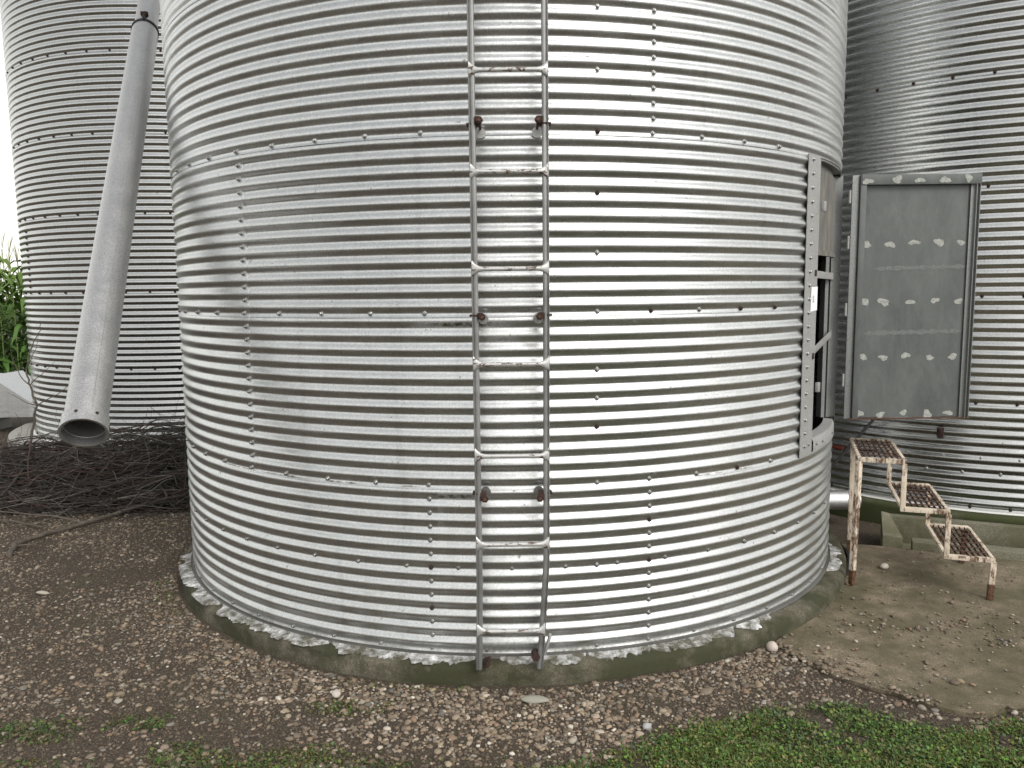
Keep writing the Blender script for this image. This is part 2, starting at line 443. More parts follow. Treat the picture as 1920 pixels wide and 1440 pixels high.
def foundation(name, label, c, R, ztop, zbot, mat, seed=0, r2=None):
    n = 240; vs = []; fs = []
    prof = [(0.0, ztop), (R - 0.12, ztop), (R - 0.025, ztop - 0.002), (R - 0.006, ztop - 0.014), (R, ztop - 0.035), (R + 0.004, (ztop + zbot) / 2), (R + 0.006, zbot)]
    for r, z in prof:
        for k in range(n):
            a = 2 * pi * k / n
            e = 0.010 * (float(vnoise(a * 9, z * 20 + seed, 3)) - 0.5) + 0.010 * (float(vnoise(a * 30, z * 30 + seed, 4)) - 0.5) if r > R - 0.2 else 0
            zz = z + (0.005 * (float(vnoise(a * 40, r * 40, 8)) - 0.5) if r > R - 0.2 else 0)
            # narrow vertical joints
            j = min(abs(((math.degrees(a) + 90 - q + 180) % 360) - 180) for q in (-34, 9.2, 55, 110, 160, 215, 262)) if r > R - 0.03 else 9
            if j < 0.8: e -= 0.012
            vs.append(((r + e) * cos(a), (r + e) * sin(a), zz))
    for i in range(len(prof) - 1):
        for k in range(n): fs.append((i * n + k, i * n + (k + 1) % n, (i + 1) * n + (k + 1) % n, (i + 1) * n + k))
    o = mesh_obj(name, vs, fs, mat, label, True, 50)
    o.location = (c[0] - label.location.x, c[1] - label.location.y, -label.location.z); return o

# ---- main bin
main = empty('grain_bin', (0, 0, 0))
tag(main, 'large corrugated galvanised grain bin in the middle, with open side door and front ladder', 'grain bin', 'corrugated steel grain bins')
R0 = 2.262
def stain_main(T, Z, s):
    vall = np.clip(s * 1.4 - 0.1, 0, 1)     # only in the grooves
    lower = np.clip((s * 0 + 1), 0, 1)
    g = np.zeros_like(T)
    def blob(t0, t1, z0, z1, a, soft=1.5):
        return a * np.clip((T - t0) / soft, 0, 1) * np.clip((t1 - T) / soft, 0, 1) * ((Z > z0) & (Z < z1))
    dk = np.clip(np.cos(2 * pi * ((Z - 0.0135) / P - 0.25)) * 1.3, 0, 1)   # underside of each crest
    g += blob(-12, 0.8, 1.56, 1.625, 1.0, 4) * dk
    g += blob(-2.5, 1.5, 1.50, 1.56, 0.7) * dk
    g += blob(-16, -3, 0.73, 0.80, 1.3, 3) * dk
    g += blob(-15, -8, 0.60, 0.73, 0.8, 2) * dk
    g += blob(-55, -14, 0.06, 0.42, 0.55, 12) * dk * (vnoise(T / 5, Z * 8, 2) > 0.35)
    g += 0.9 * np.clip(1 - Z / 0.03, 0, 1) * (vnoise(T / 3, Z * 0, 2))
    g += 0.5 * blob(-5, 2, 0.0, 0.06, 1.0)
    return np.clip(g, 0, 1)
mains = {0: [(-9.9, 17.5), (17.5, 107.5), (107.5, 197.5), (197.5, 287.5), (287.5, 350.1)],
         1: [(-37.15, 45.7), (71.5, 142.85), (142.85, 232.85), (232.85, 322.85)],
         2: [(-37.15, 45.7), (71.5, 142.85), (142.85, 232.85), (232.85, 322.85)],
         3: [(17.5, 107.5), (107.5, 197.5), (197.5, 287.5), (-72.5, 17.5)],
         4: [(-37.15, 52.85), (52.85, 142.85), (142.85, 232.85), (232.85, 322.85)],
         5: [(17.5, 107.5), (107.5, 197.5), (197.5, 287.5), (-72.5, 17.5)]}
for ring, lst in mains.items():
    for i, (a, b) in enumerate(lst):
        front = a < 80 or a > 280
        me = wallsheet(R0, ring, a, b, 0, nper=12 if (front and ring < 4) else 7, dth=0.9 if front else 2.0, seed=ring * 7 + i, stainf=stain_main)
        sheet_obj(me, M_main, main)
roof_geo(R0, 6 * HR + 0.0135).build('roof', M_roof, main, True, 20)
# base angle under the sheets
def band(R, z0, z1, th0, th1, n=200, thick=0.004, wob=0.0):
    m = MB(); vs = []; fs = []
    for k in range(n + 1):
        t = rad(th0 + (th1 - th0) * k / n); e = wob * (float(vnoise(k * 0.7, 3.0)) - 0.5)
        for (r, z) in ((R + e, z1), (R + e, z0 + 0.006), (R + 0.024 + e, z0 + 0.003), (R + 0.024 + e, z0)): vs.append((r * sin(t), -r * cos(t), z))
    for k in range(n):
        for j in range(3): fs.append((k * 4 + j, (k + 1) * 4 + j, (k + 1) * 4 + j + 1, k * 4 + j + 1)[::-1])
    return m.add(vs, fs)
band(R0 - 0.012, -0.019, 0.004, -180, 180, 360, wob=0.004).build('base_angle', M_angle, main, True, 30)
# flaking sealant on the foundation ledge
def seal_ring(name, parent, Rin, Rout, z, spans, seed):
    for (a, b, hi) in spans:
        V = []; F = []
        n = int((b - a) / 0.35); base = len(V)
        for k in range(n + 1):
            t = a + (b - a) * k / n; tr = rad(t)
            w_ = float(fbm(np.array(t / 2.1), np.array(seed * 1.0), seed, 4)); w2 = float(fbm(np.array(t * 2.6), np.array(1.0), seed + 4, 3))
            edge = min((t - a) / 1.5, (b - t) / 1.5, 1.0)
            ro = Rin + (Rout - Rin) * max(0.15, min(1.0, 0.62 + (w_ - 0.35) * 1.3 * hi + (w2 - 0.5) * 0.9)) * max(edge, 0.05)
            for r, zz in ((Rin, z + 0.012), (Rin + 0.35 * (ro - Rin), z + 0.006 + 0.004 * w2), (ro - 0.002, z + 0.0035), (ro, z - 0.004)):
                V.append((r * sin(tr), -r * cos(tr), zz))
        for k in range(n):
            for j in range(3): F.append((base + k * 4 + j, base + k * 4 + j + 1, base + (k + 1) * 4 + j + 1, base + (k + 1) * 4 + j))
        mesh_obj(name, V, F, M_seal, parent, True, 40)
seal_ring('sealant', main, R0 + 0.012, 2.350, -0.02, [(-74, -47, 1.2), (-46, -24, 1.15), (-23.5, -4.5, 0.8), (-1.5, 3.2, 0.75), (3.4, 9.0, 1.2), (9.4, 30.5, 1.1), (31, 38, 1.35), (60, 75, 0.6)], 3)

def lap_smear(spans, zc, seed):
    for (a, b) in spans:
        V = []; F = []; n = int((b - a) / 0.3)
        for k in range(n + 1):
            t = a + (b - a) * k / n; e = min(1, k / 4, (n - k) / 4); hgt = (0.002 + 0.010 * max(0, float(fbm(np.array(t * 1.9), np.array(seed * 1.0), seed, 3)) - .28)) * (0.3 + 0.7 * e)
            for z in (zc - hgt * .5, zc, zc + hgt):
                r_ = R0 - AMP / 2 * (1 + cos(2 * pi * (z - 0.0135) / P)) + 0.0026 + (0.002 if z == zc else 0.0004)
                V.append(cylpt(r_, t, z))
        for k in range(n):
            for j in range(2): F.append((k * 3 + j, (k + 1) * 3 + j, (k + 1) * 3 + j + 1, k * 3 + j + 1))
        mesh_obj('lap_sealant', V, F, M_seal, main, True, 60)
def cylpt(R, th, z): t = rad(th); return Vector((R * sin(t), -R * cos(t), z))
lap_smear([(-44, -36), (-35, -27), (-24, -19), (-13.5, -11), (6.2, 10.3), (24, 28.5), (31, 34)], 0.816, 3)
bl = []
RV = R0 - AMP + 0.0015
for k in range(-10, 11):
    th = 3.75 + 6.857 * k
    for zi, z in ((3, 2.453), (2, 1.640), (1, 0.8275), (0, 0.0145)):
        if zi in (1, 2, 3) and k in (-1, 0): continue
        if zi in (1, 2) and th > 44: continue
        if zi == 3 and 44 < th < 70: continue
        bl.append((RV + (0.003 if zi else 0), th, z, (zi == 2 and k in (2, 4, 5)) or (zi == 1 and k in (4, 5)) or (zi == 3 and k in (1, 5))))
for k in range(-9, 10):
    th = 0.09 + 6.58 * k
    bl.append((RV, th, 0.4235 - 0.004 * 0, k in (5,)))
for ring in (1, 2):
    for j in range(1, 12): bl.append((RV + 0.002, -37.15, 0.0135 + ring * HR + j * P, False))
for ring in (0, 3):
    for j in range(1, 12): bl.append((RV + 0.002, 17.55, 0.0135 + ring * HR + j * P, ring == 0 and j in (9, 6)))
for j in range(1, 12): bl.append((RV + 0.002, -9.9, 0.0135 + j * P, j in (6, 3)))
for n_ in (6, 16, 18, 20, 28, 32, 40, 44): bl.append((RV + 0.0, 10.6, 0.0135 + n_ * P, n_ in (16, 32)))
def camdist(b):
    t = rad(b[1]); return (b[0] * sin(t)) ** 2 + (-b[0] * cos(t) + 5.907) ** 2 + (b[2] - 1.74) ** 2
bl.sort(key=camdist)
MAXB = 100
for b in bl[:MAXB]: place_bolt(main, b[0], b[1], b[2], b[3], 0.9)
merged_bolts(main, [(b[0], b[1], b[2]) for b in bl[MAXB:]], M_bolt)

# ---- door opening of the main bin
def cylpt(R, th, z): t = rad(th); return Vector((R * sin(t), -R * cos(t), z))
def curved_plate(R, th0, th1, z0, z1, thick, n=8):
    m = MB(); vs = []; fs = []
    for k in range(n + 1):
        t = th0 + (th1 - th0) * k / n
        vs += [cylpt(R, t, z0), cylpt(R, t, z1), cylpt(R - thick, t, z1), cylpt(R - thick, t, z0)]
    for k in range(n):
        a = k * 4; b = a + 4
        for j in range(4): fs.append((a + j, b + j, b + (j + 1) % 4, a + (j + 1) % 4))
    fs += [(0, 1, 2, 3), (n * 4 + 3, n * 4 + 2, n * 4 + 1, n * 4)]
    return m.add(vs, fs)
frame = curved_plate(R0 + 0.006, 45.15, 49.25, 0.800, 2.449, 0.004).build('door_frame', M_strip, main, True, 30)
# inward lip of the jamb, right jamb, sill and head
m = MB()
ja = cylpt(R0 + 0.004, 49.25, 0); jb = cylpt(R0 - 0.055, 49.9, 0)
m.add([(ja.x, ja.y, .83), (ja.x, ja.y, 2.449), (jb.x, jb.y, 2.449), (jb.x, jb.y, .83)], [(0, 1, 2, 3)])
m.build('jamb_lip', M_strip, frame)
curved_plate(R0 + 0.012, 70.2, 73.5, 0.86, 2.449, 0.004).build('hinge_jamb', M_flange, frame, True, 30)
m = MB()
for (Ra, ta, Rb, tb) in ((R0 + 0.008, 70.2, R0 - 0.045, 68.6), (R0 - 0.055, 68.4, R0 - 0.075, 67.9)):
    a = cylpt(Ra, ta, 0); b = cylpt(Rb, tb, 0); c = cylpt(Rb - 0.03, tb + 1.0, 0)
    m.add([(a.x, a.y, .9), (a.x, a.y, 2.44), (b.x, b.y, 2.44), (b.x, b.y, .9), (c.x, c.y, 2.44), (c.x, c.y, .9)], [(0, 1, 2, 3), (3, 2, 4, 5)])
m.build('jamb_lip', M_flange, frame)
# sill : curved lip with lapped band below it
m = MB(); vs = []; fs = []
for k in range(25):
    t = 49.9 + (73.0 - 49.9) * k / 24
    for r, z in ((R0 + 0.006, 0.803), (R0 + 0.006, 0.862), (R0 - 0.004, 0.885), (R0 - 0.06, 0.895), (R0 - 0.065, 0.86)): vs.append(cylpt(r, t, z))
for k in range(24):
    for j in range(4): fs.append((k * 5 + j, (k + 1) * 5 + j, (k + 1) * 5 + j + 1, k * 5 + j + 1))
m.add(vs, fs).build('sill', M_strip, frame, True, 30)
m = MB(); vs = []; fs = []
for k in range(25):
    t = 45.7 + (72.5 - 45.7) * k / 24
    for r, z in ((R0 - 0.003, 2.4485), (R0 - 0.05, 2.444), (R0 - 0.055, 2.40)): vs.append(cylpt(r, t, z))
for k in range(24):
    for j in range(2): fs.append((k * 3 + j, (k + 1) * 3 + j, (k + 1) * 3 + j + 1, k * 3 + j + 1))
m.add(vs, fs).build('head', M_strip, frame, True, 30)
for j in range(22): place_bolt(frame, R0 + 0.0065, 46.5 + 0.0 * j, 0.858 + j * 0.0745, False, 0.92)
for (t, z) in ((48.1, 0.862), (51.2, 0.848), (54.2, 0.845), (62.0, 0.845)): place_bolt(frame, R0 + 0.0065, t, z, False, 0.85)
for z in (2.185, 1.18):     # latch clips
    p = cylpt(R0 + 0.018, 50.0, z); MB().box(p, (0.035, 0.02, 0.055), (0, 0, rad(50)), 0.004).build('latch_clip', M_strip, frame)
for z in (1.82, 1.36):
    p = cylpt(R0 + 0.008, 48.5, z); MB().box(p, (0.020, 0.008, 0.034), (0, 0, rad(48.5)), 0.003).build('rust_hole', M_rustdark, frame)
# cross bars and inner board inside the opening
for (z0, z1) in ((1.815, 1.81), (1.37, 1.445)):
    a = cylpt(R0 - 0.012, 48.9, z0); b = cylpt(R0 - 0.03, 69.2, z1)
    d = (b - a); L_ = d.length; mid = (a + b) / 2
    rz = math.atan2(d.y, d.x); ry = -math.asin(d.z / L_)
    MB().box(mid, (L_, 0.006, 0.042), (Matrix.Rotation(rz, 3, 'Z') @ Matrix.Rotation(ry, 3, 'Y')), 0.0015).build('cross_bar', M_strip, frame)
curved_plate(R0 - 0.035, 47.5, 66.3, 1.945, 2.40, 0.006).build('inner_board', M_board, frame, True, 30)
curved_plate(R0 - 0.022, 47.5, 66.3, 1.922, 1.950, 0.02).build('board_edge', M_board, frame, True, 30)
# sticker with printed number
m = MB(); q = [cylpt(R0 + 0.0085, 46.95, 1.608), cylpt(R0 + 0.0085, 49.35, 1.615), cylpt(R0 + 0.0085, 49.35, 1.745), cylpt(R0 + 0.0085, 47.1, 1.742)]
lab = m.add(q, [(0, 1, 2, 3)]).build('label', M_label, frame)
cu = bpy.data.curves.new('number', 'FONT'); cu.body = '078'; cu.size = 0.026; cu.align_x = 'CENTER'; cu.align_y = 'CENTER'
tmp = bpy.data.objects.new('tmp', cu); col.objects.link(tmp)
dg = bpy.context.evaluated_depsgraph_get(); dg.update()
tme = bpy.data.meshes.new_from_object(tmp.evaluated_get(dg)); bpy.data.objects.remove(tmp)
tme.materials.clear(); tme.materials.append(M_ink)
to = bpy.data.objects.new('number', tme); col.objects.link(to); to.parent = lab
pt = cylpt(R0 + 0.0098, 47.8, 1.677); to.location = pt; to.rotation_euler = Euler((rad(90), 0, rad(48))).to_matrix().to_4x4().to_euler()
to.matrix_local = Matrix.Translation(pt) @ Euler((rad(90), 0, rad(48.2))).to_matrix().to_4x4() @ Matrix.Rotation(rad(-90), 4, 'Z')

# ---- hinged door leaf, swung open towards the viewer
dz0, dz1 = 0.900, 2.43
DX0, DX1, DY = 2.150, 2.945, -0.87
door = MB().box(((DX0 + DX1) / 2 + 0.03, DY, (dz0 + dz1) / 2), (DX1 - DX0 - 0.07, 0.003, dz1 - dz0 - 0.01)).build('door', M_door, main, False)
def flange(a, b, sz, nm='flange', mat=M_door): 
    return MB().box(((a[0] + b[0]) / 2, (a[1] + b[1]) / 2, (a[2] + b[2]) / 2), sz, None, 0.0015).build(nm, mat, door)
flange((DX0 + 0.022, DY - 0.012, dz0), (DX0 + 0.022, DY - 0.012, dz1), (0.044, 0.004, dz1 - dz0), mat=M_flange)
flange((DX0 + 0.066, DY - 0.030, dz0), (DX0 + 0.066, DY - 0.030, dz1 - 0.06), (0.034, 0.004, dz1 - dz0 - 0.06))
flange((DX0 + 0.047, DY - 0.02, dz0), (DX0 + 0.047, DY - 0.02, dz1), (0.004, 0.024, dz1 - dz0))
flange((DX1 - 0.030, DY - 0.012, dz0), (DX1 - 0.030, DY - 0.012, dz1 - 0.05), (0.048, 0.004, dz1 - dz0 - 0.05), mat=M_flange)
flange((DX1 - 0.026, DY - 0.022, dz0), (DX1 - 0.026, DY - 0.022, dz1 - 0.05), (0.004, 0.022, dz1 - dz0 - 0.05), mat=M_flange)
flange((DX1 - 0.004, DY - 0.016, dz0), (DX1 - 0.004, DY - 0.016, dz1), (0.004, 0.034, dz1 - dz0), mat=M_flange)
flange((DX0 + 0.05, DY - 0.034, dz1 - 0.03), (DX1, DY - 0.034, dz1 - 0.03), (DX1 - DX0 - 0.05, 0.004, 0.062))
flange((DX0 + 0.02, DY - 0.02, dz0), (DX1, DY - 0.02, dz0), (DX1 - DX0 - 0.02, 0.036, 0.005), mat=M_rust)
def dxp(px): return 2.150 + (px - 1590) / (1840 - 1590) * 0.795
def patch(x, z, y, w_, h_, seed, nm='paint_patch', mat=M_patch):
    r = random.Random(seed); n = 18; V = [(x, y, z)]; ph = r.random() * 6
    for k in range(n):
        a = 2 * pi * k / n; q = 1 + 0.22 * sin(2 * a + ph) + 0.16 * sin(3 * a + ph * 2) + r.uniform(-0.14, 0.14)
        V.append((x + w_ * q * cos(a), y, z + h_ * q * sin(a)))
    return mesh_obj(nm, V, [(0, 1 + (k + 1) % n, 1 + k) for k in range(n)], mat, door, False)
rows = [((338), (1616, 1674, 1718, 1767, 1813), dz1 - 0.036, DY - 0.0375), (455, (1615, 1667, 1715, 1765, 1808), None, None),
        (563, (1611, 1657, 1710, 1759, 1806), None, None), (668, (1610, 1658, 1703, 1752, 1798), None, None), (778, (1604, 1655, 1701, 1750, 1792), 0.93, None)]
sd = 0
for py, xs, z, y in rows:
    for px in xs:
        sd += 1; zz = z if z else dz1 - (py - 330) / (786 - 330) * (dz1 - dz0)
        u_ = (py - 330) / 456.0; xx = dxp(px + u_ * 11) + (0.02 if px < 1625 and y is None else 0)
        rr = random.Random(sd * 3)
        patch(xx, zz + rr.uniform(-0.01, 0.01), y if y else DY - 0.0026 - (0.030 if (px < 1620 and py > 400) else 0) * 0, 0.029 * rr.uniform(0.8, 1.15), 0.021 * rr.uniform(0.7, 1.2), sd)
def strip(z, x0, x1, seed):
    V = []; F = []; n = 60
    for k in range(n + 1):
        x = x0 + (x1 - x0) * k / n; a = 0.014 * (0.55 + 0.9 * float(vnoise(k * 0.55, seed)))* (1.0 if 2 < k < n - 2 else 0.3)
        V += [(x, DY - 0.0024, z - a * 0.8 + 0.01 * k / n), (x, DY - 0.0024, z + a + 0.01 * k / n)]
    for k in range(n): F.append((2 * k, 2 * k + 2, 2 * k + 3, 2 * k + 1))
    mesh_obj('paint_patch', V, F, M_scuff, door, False)
strip(1.852, dxp(1640), dxp(1828), 5); strip(1.445, dxp(1625), dxp(1822), 9)
for z in (2.30, 2.02, 1.6, 1.15): 
    MB().tube([(DX0 - 0.01, DY - 0.004, z - 0.04), (DX0 - 0.01, DY - 0.004, z + 0.04)], 0.009, 10).build('hinge', M_strip, door)


# ---- ladder on the front of the main bin
lad = empty('ladder', (0.01, -2.37, -0.02))
tag(lad, 'narrow grey steel ladder with chipped rungs bolted to the front of the middle bin', 'ladder')
LY = 0.0
def railx(side, z):
    if side < 0: return -0.1455 - (0.008 * max(0, 1 - z / 0.4)) - 0.01 + 0.010
    return 0.168 - 0.006 * max(0, min(1, (1.6 - z) / 1.1)) - 0.034 * max(0, 1 - z / 0.52) ** 1.1
for side in (-1, 1):
    prof = []
    # C section : outer lip, rounded web, back lip   (x outward along side, y towards viewer negative)
    sec = [(0.016, 0.018), (0.016, -0.012), (0.0135, -0.0155), (0.010, -0.0125), (0.0085, -0.009), (0.003, -0.0135), (-0.004, -0.0145), (-0.010, -0.012), (-0.013, -0.006), (-0.013, 0.016), (-0.010, 0.016), (-0.010, -0.004), (0.010, -0.006), (0.0125, 0.018)]
    zs = list(np.linspace(0.0, 4.7, 95)); V = []; F = []; n = len(sec)
    for z in zs:
        for (a, b) in sec: V.append((railx(side, z) - 0.01 + side * a, b + 0.002 * sin(z * 5 + side), z))
    for i in range(len(zs) - 1):
        for k in range(n):
            q = (i * n + k, i * n + (k + 1) % n, (i + 1) * n + (k + 1) % n, (i + 1) * n + k); F.append(q if side < 0 else q[::-1])
    F.append(tuple(range(n))); F.append(tuple((len(zs) - 1) * n + k for k in range(n)))
    mesh_obj('rail', V, F, M_ladder, lad, True, 28)
for i, z in enumerate([0.19, 0.605, 1.018, 1.434, 1.857, 2.275, 2.70, 3.118, 3.536, 3.954, 4.372]):
    xa = railx(-1, z) - 0.01 - 0.013; xb = railx(1, z) - 0.01 + 0.013; N = 26; n = 12; V = []; F = []
    for k in range(N + 1):
        x = xa + (xb - xa) * k / N; e = min(x - xa, xb - x); f = max(0, 1 - e / 0.05) ** 2
        rz_ = 0.0105 + 0.021 * f; ry_ = 0.0105 - 0.0055 * f
        for j in range(n):
            a = 2 * pi * j / n
            V.append((x, -0.017 + ry_ * cos(a) + 0.003 * f, z + rz_ * sin(a) * (1 + 0.25 * f * (1 if sin(a) > 0 else 0))))
    for k in range(N):
        for j in range(n): F.append((k * n + j, k * n + (j + 1) % n, (k + 1) * n + (j + 1) % n, (k + 1) * n + j))
    F.append(tuple(range(n))[::-1]); F.append(tuple(N * n + j for j in range(n)))
    mesh_obj('rung', V, F, M_rung, lad, True, 60)
for (z, dzn) in ((2.478, 0.012), (1.652, -0.006), (0.842, -0.020), (4.1, 0.0)):
    for side in (-1, 1):
        x = railx(side, z) - 0.01 - side * 0.018
        br = MB().box((x + side * 0.014, 0.012, z), (0.062, 0.05, 0.010), None, 0.002).box((x - side * 0.004, -0.016, z + dzn + 0.004), (0.026, 0.012, 0.030), None, 0.004).build('bracket', M_rustdark, lad)
        # washer against the wall and the rusted nut
        yw = 0.10
        MB().tube([(x - side * 0.012, yw - 0.004, z - 0.018), (x - side * 0.012, yw + 0.004, z - 0.018)], 0.024, 18).build('washer', M_bolt, br)
        MB().tube([(x - side * 0.012, -0.018, z + dzn - 0.004), (x - side * 0.012, yw, z + dzn - 0.012)], 0.006, 8).build('rod', M_rust, br)
        MB().tube([(x - side * 0.012, -0.032, z + dzn), (x - side * 0.012, -0.018, z + dzn)], 0.0165, 6).build('nut', M_rustdark, br)
        MB().tube([(x - side * 0.012, -0.037, z + dzn), (x - side * 0.012, -0.032, z + dzn)], 0.0075, 8).build('bolt_end', M_rust, br)
br = MB().tube([(-0.130, -0.005, 0.02), (-0.130, 0.05, 0.02)], 0.016, 6).box((-0.120, -0.01, 0.045), (0.012, 0.03, 0.03), (0, 0.5, 0)).build('bracket', M_rustdark, lad)
br = MB().tube([(0.100, -0.02, 0.06), (0.100, 0.04, 0.06)], 0.021, 6).build('bracket', M_rustdark, lad)
MB().box((0.158, 0.045, 0.095), (0.012, 0.035, 0.10), (0, 0.28, 0), 0.003).build('clip', M_strip, br)

# ---- side bins
def side_bin(name, label, c, R, z0, nr, seams, rows, extra, visfn, mat):
    b = empty(name, (c[0], c[1], z0)); tag(b, label, 'grain bin', 'corrugated steel grain bins')
    me = {}
    for ring in range(nr):
        if ring not in me: me[ring] = wallsheet(R, ring, 0, 90, 0, nper=8, dth=1.5, seed=ring * 3 + len(label))
        for q in range(4):
            sheet_obj(me[ring], mat, b, rad(seams[ring % 2] + 90 * q))
    roof_geo(R, nr * HR + 0.0135).build('roof', M_roof, b, True, 20)
    band(R - 0.012, -0.019, 0.004, -180, 180, 240).build('base_angle', M_white, b, True, 30)
    cnt = []
    for k in range(nr):
        for i in range(52):
            th = rows + 360 / 52.5 * i
            th = (th + 180) % 360 - 180
            if visfn(th): cnt.append((R - AMP + 0.005, th, 0.0135 + k * HR, True))
    cnt += [(R - AMP + 0.003, th, z, r) for th, z, r in extra]
    cnt = cnt[:98]
    for q in cnt: place_bolt(b, q[0], q[1], q[2], q[3])
    return b
Lc, Rc = (-3.88, 4.58), (4.653, 2.043)
ext = [(-44.8, 0.0135 + 2 * HR + j * P - HR * (j // 12 * 0), True) for j in range(1, 12)] + [(-44.8, 0.0135 + HR + j * P, True) for j in range(1, 12)] + [(-44.8, 0.0135 + j * P, True) for j in range(1, 12)]  # dark rust tone stands in for bolt shadows along this vertical seam
left = side_bin('grain_bin', 'corrugated galvanised grain bin on the left, behind the hanging spout and brush pile', Lc, 2.12, 0.135, 8, (-44.8, 0.2), -51.5, ext, lambda t: -62 < t < 12, M_side)
ext = [(t, 0.40, False) for t in (-47, -40.5, -34, -27.5, -21, -14.5)] + [(t, 0.27 + 0.0135, False) for t in (-43.5, -36.8, -30.5, -24, -17.5)]
right = side_bin('grain_bin', 'corrugated galvanised grain bin on the right, behind the open door and rusty steps', Rc, 2.26, 0.023, 6, (-77.0, -32.0 - 90), -21.97 - 6.857 * 12, ext, lambda t: -62 < t < 0, M_side)
# rusty bracket hooks on the right bin
p = cylpt(2.268, -34.6, 0.585)
m = MB().box(p + Vector((0, 0, 0)), (0.05, 0.018, 0.075), (0, 0, rad(-34.6)), 0.006).box(p + Vector((-0.015, -0.02, 0.02)), (0.02, 0.03, 0.03), (0, 0, rad(-34.6)), 0.004)
m.build('bracket', M_rustdark, right)
p = cylpt(2.27, -55.0, 0.36)
MB().box(p, (0.13, 0.01, 0.03), (0, 0, rad(-55)), 0.003).build('bracket', rusty('red_rust', (0.08, 0.012, 0.008), (0.16, 0.03, 0.02)), right)

foundation('foundation', main, (0.022, 0), 2.352, -0.021, -0.35, M_found, 1)
foundation('foundation', left, Lc, 2.40, 0.115, -0.3, M_foundg, 2)
foundation('foundation', right, Rc, 2.36, 0.002, -0.4, M_foundd, 3)

# ------------------------------------------------------------------ ground
def gz(x, y):
    x = np.asarray(x, float); y = np.asarray(y, float)
    h = -0.118 + 0.0 * x
    h = h + 0.10 * np.clip((y - 0.5) / 3.5, 0, 1) * np.clip((0.5 - x) / 2.5, 0, 1)
    h = h - 0.06 * np.clip((y + 0.55) / 0.3, 0, 1) * np.clip((x - 1.9) / 0.3, 0, 1)
    h = h + 0.030 * (fbm(x * 0.9 + 40, y * 0.9 + 40, 21) - 0.5) + 0.016 * (fbm(x * 5 + 9, y * 5 + 9, 22, 3) - 0.5)
    return h
def axis(lo, hi, fine0, fine1, st, big):
    a = list(np.arange(fine0, fine1, st)); L_ = [lo, lo * 0.3, lo * 0.1]; H_ = [hi * 0.1, hi * 0.3, hi]
    k = fine0 - 0.6
    left_ = []
    g = 0.3
    while k > lo * 0.08 and k > -60: left_.append(k); g *= 1.3; k -= g
    rt = []; k = fine1 + 0.3; g = 0.3
    while k < 60: rt.append(k); g *= 1.3; k += g
    return np.array([lo, lo / 3] + left_[::-1] + a + rt + [hi / 3, hi])
xs = axis(-600, 600, -7.0, 4.5, 0.04, 0); ys = axis(-600, 600, -4.0, 5.0, 0.04, 0)
X, Y = np.meshgrid(xs, ys, indexing='ij'); Z = gz(X, Y)
V = np.stack([X, Y, Z], -1).reshape(-1, 3); idx = np.arange(len(V)).reshape(len(xs), len(ys))
F = np.stack([idx[:-1, :-1], idx[1:, :-1], idx[1:, 1:], idx[:-1, 1:]], -1).reshape(-1, 4)
g = mk('ground', np_mesh('ground', V, F), M_ground, None, True); tag(g, kind='structure')

# concrete pad on the right
pad_poly = [(2.10, -1.02), (1.95, -1.25), (1.75, -1.48), (1.55, -1.72), (1.337, -1.963), (1.39, -2.10), (1.50, -2.31), (1.62, -2.42), (1.80, -2.58), (1.98, -2.69), (2.30, -2.62), (2.7, -2.75), (3.3, -2.7), (4.4, -2.8), (6.5, -3.0), (7.5, -2.5), (6.6, -2.05), (3.46, -0.765), (2.70, -0.44), (2.50, -0.36), (2.30, -0.36), (2.33, -0.60), (2.24, -0.86)]
def in_poly(px, py, poly):
    inside = np.zeros(np.shape(px), bool); n = len(poly); j = n - 1
    for i in range(n):
        xi, yi = poly[i]; xj, yj = poly[j]
        c = ((yi > py) != (yj > py)) & (px < (xj - xi) * (py - yi) / (yj - yi + 1e-12) + xi); inside ^= c; j = i
    return inside
xs2 = np.arange(1.2, 7.6, 0.03); ys2 = np.arange(-3.1, -0.3, 0.03)
X2, Y2 = np.meshgrid(xs2, ys2, indexing='ij')
jx = X2 + 0.05 * (vnoise(X2 * 9, Y2 * 9, 31) - 0.5); jy = Y2 + 0.05 * (vnoise(X2 * 9 + 7, Y2 * 9, 32) - 0.5)
ins = in_poly(jx, jy, pad_poly)
Z2 = -0.101 + 0.006 * (fbm(X2 * 3, Y2 * 3, 33) - 0.5) + 0.0 * X2
V = np.stack([X2, Y2, Z2], -1).reshape(-1, 3); idx = np.arange(len(V)).reshape(X2.shape)
keep = ins[:-1, :-1] & ins[1:, :-1] & ins[1:, 1:] & ins[:-1, 1:]
F = np.stack([idx[:-1, :-1], idx[1:, :-1], idx[1:, 1:], idx[:-1, 1:]], -1)[keep]
used = np.unique(F); rem = -np.ones(len(V), int); rem[used] = np.arange(len(used)); V = V[used]; F = rem[F]
padme = np_mesh('concrete_pad', V, F)
bm = bmesh.new(); bm.from_mesh(padme)
for _ in range(3):
    for v in [v for v in bm.verts if v.is_boundary]:
        nb = [e.other_vert(v) for e in v.link_edges if e.is_boundary]
        if len(nb) == 2: v.co.xy = (v.co.xy * 0.4 + (nb[0].co.xy + nb[1].co.xy) * 0.3)
be = [e for e in bm.edges if e.is_boundary]
ex = bmesh.ops.extrude_edge_only(bm, edges=be)
for v in [q for q in ex['geom'] if isinstance(q, bmesh.types.BMVert)]: v.co.z -= 0.14
bm.to_mesh(padme); bm.free()
pd = mk('concrete_pad', padme, M_pad, None, True, 50); tag(pd, kind='structure')

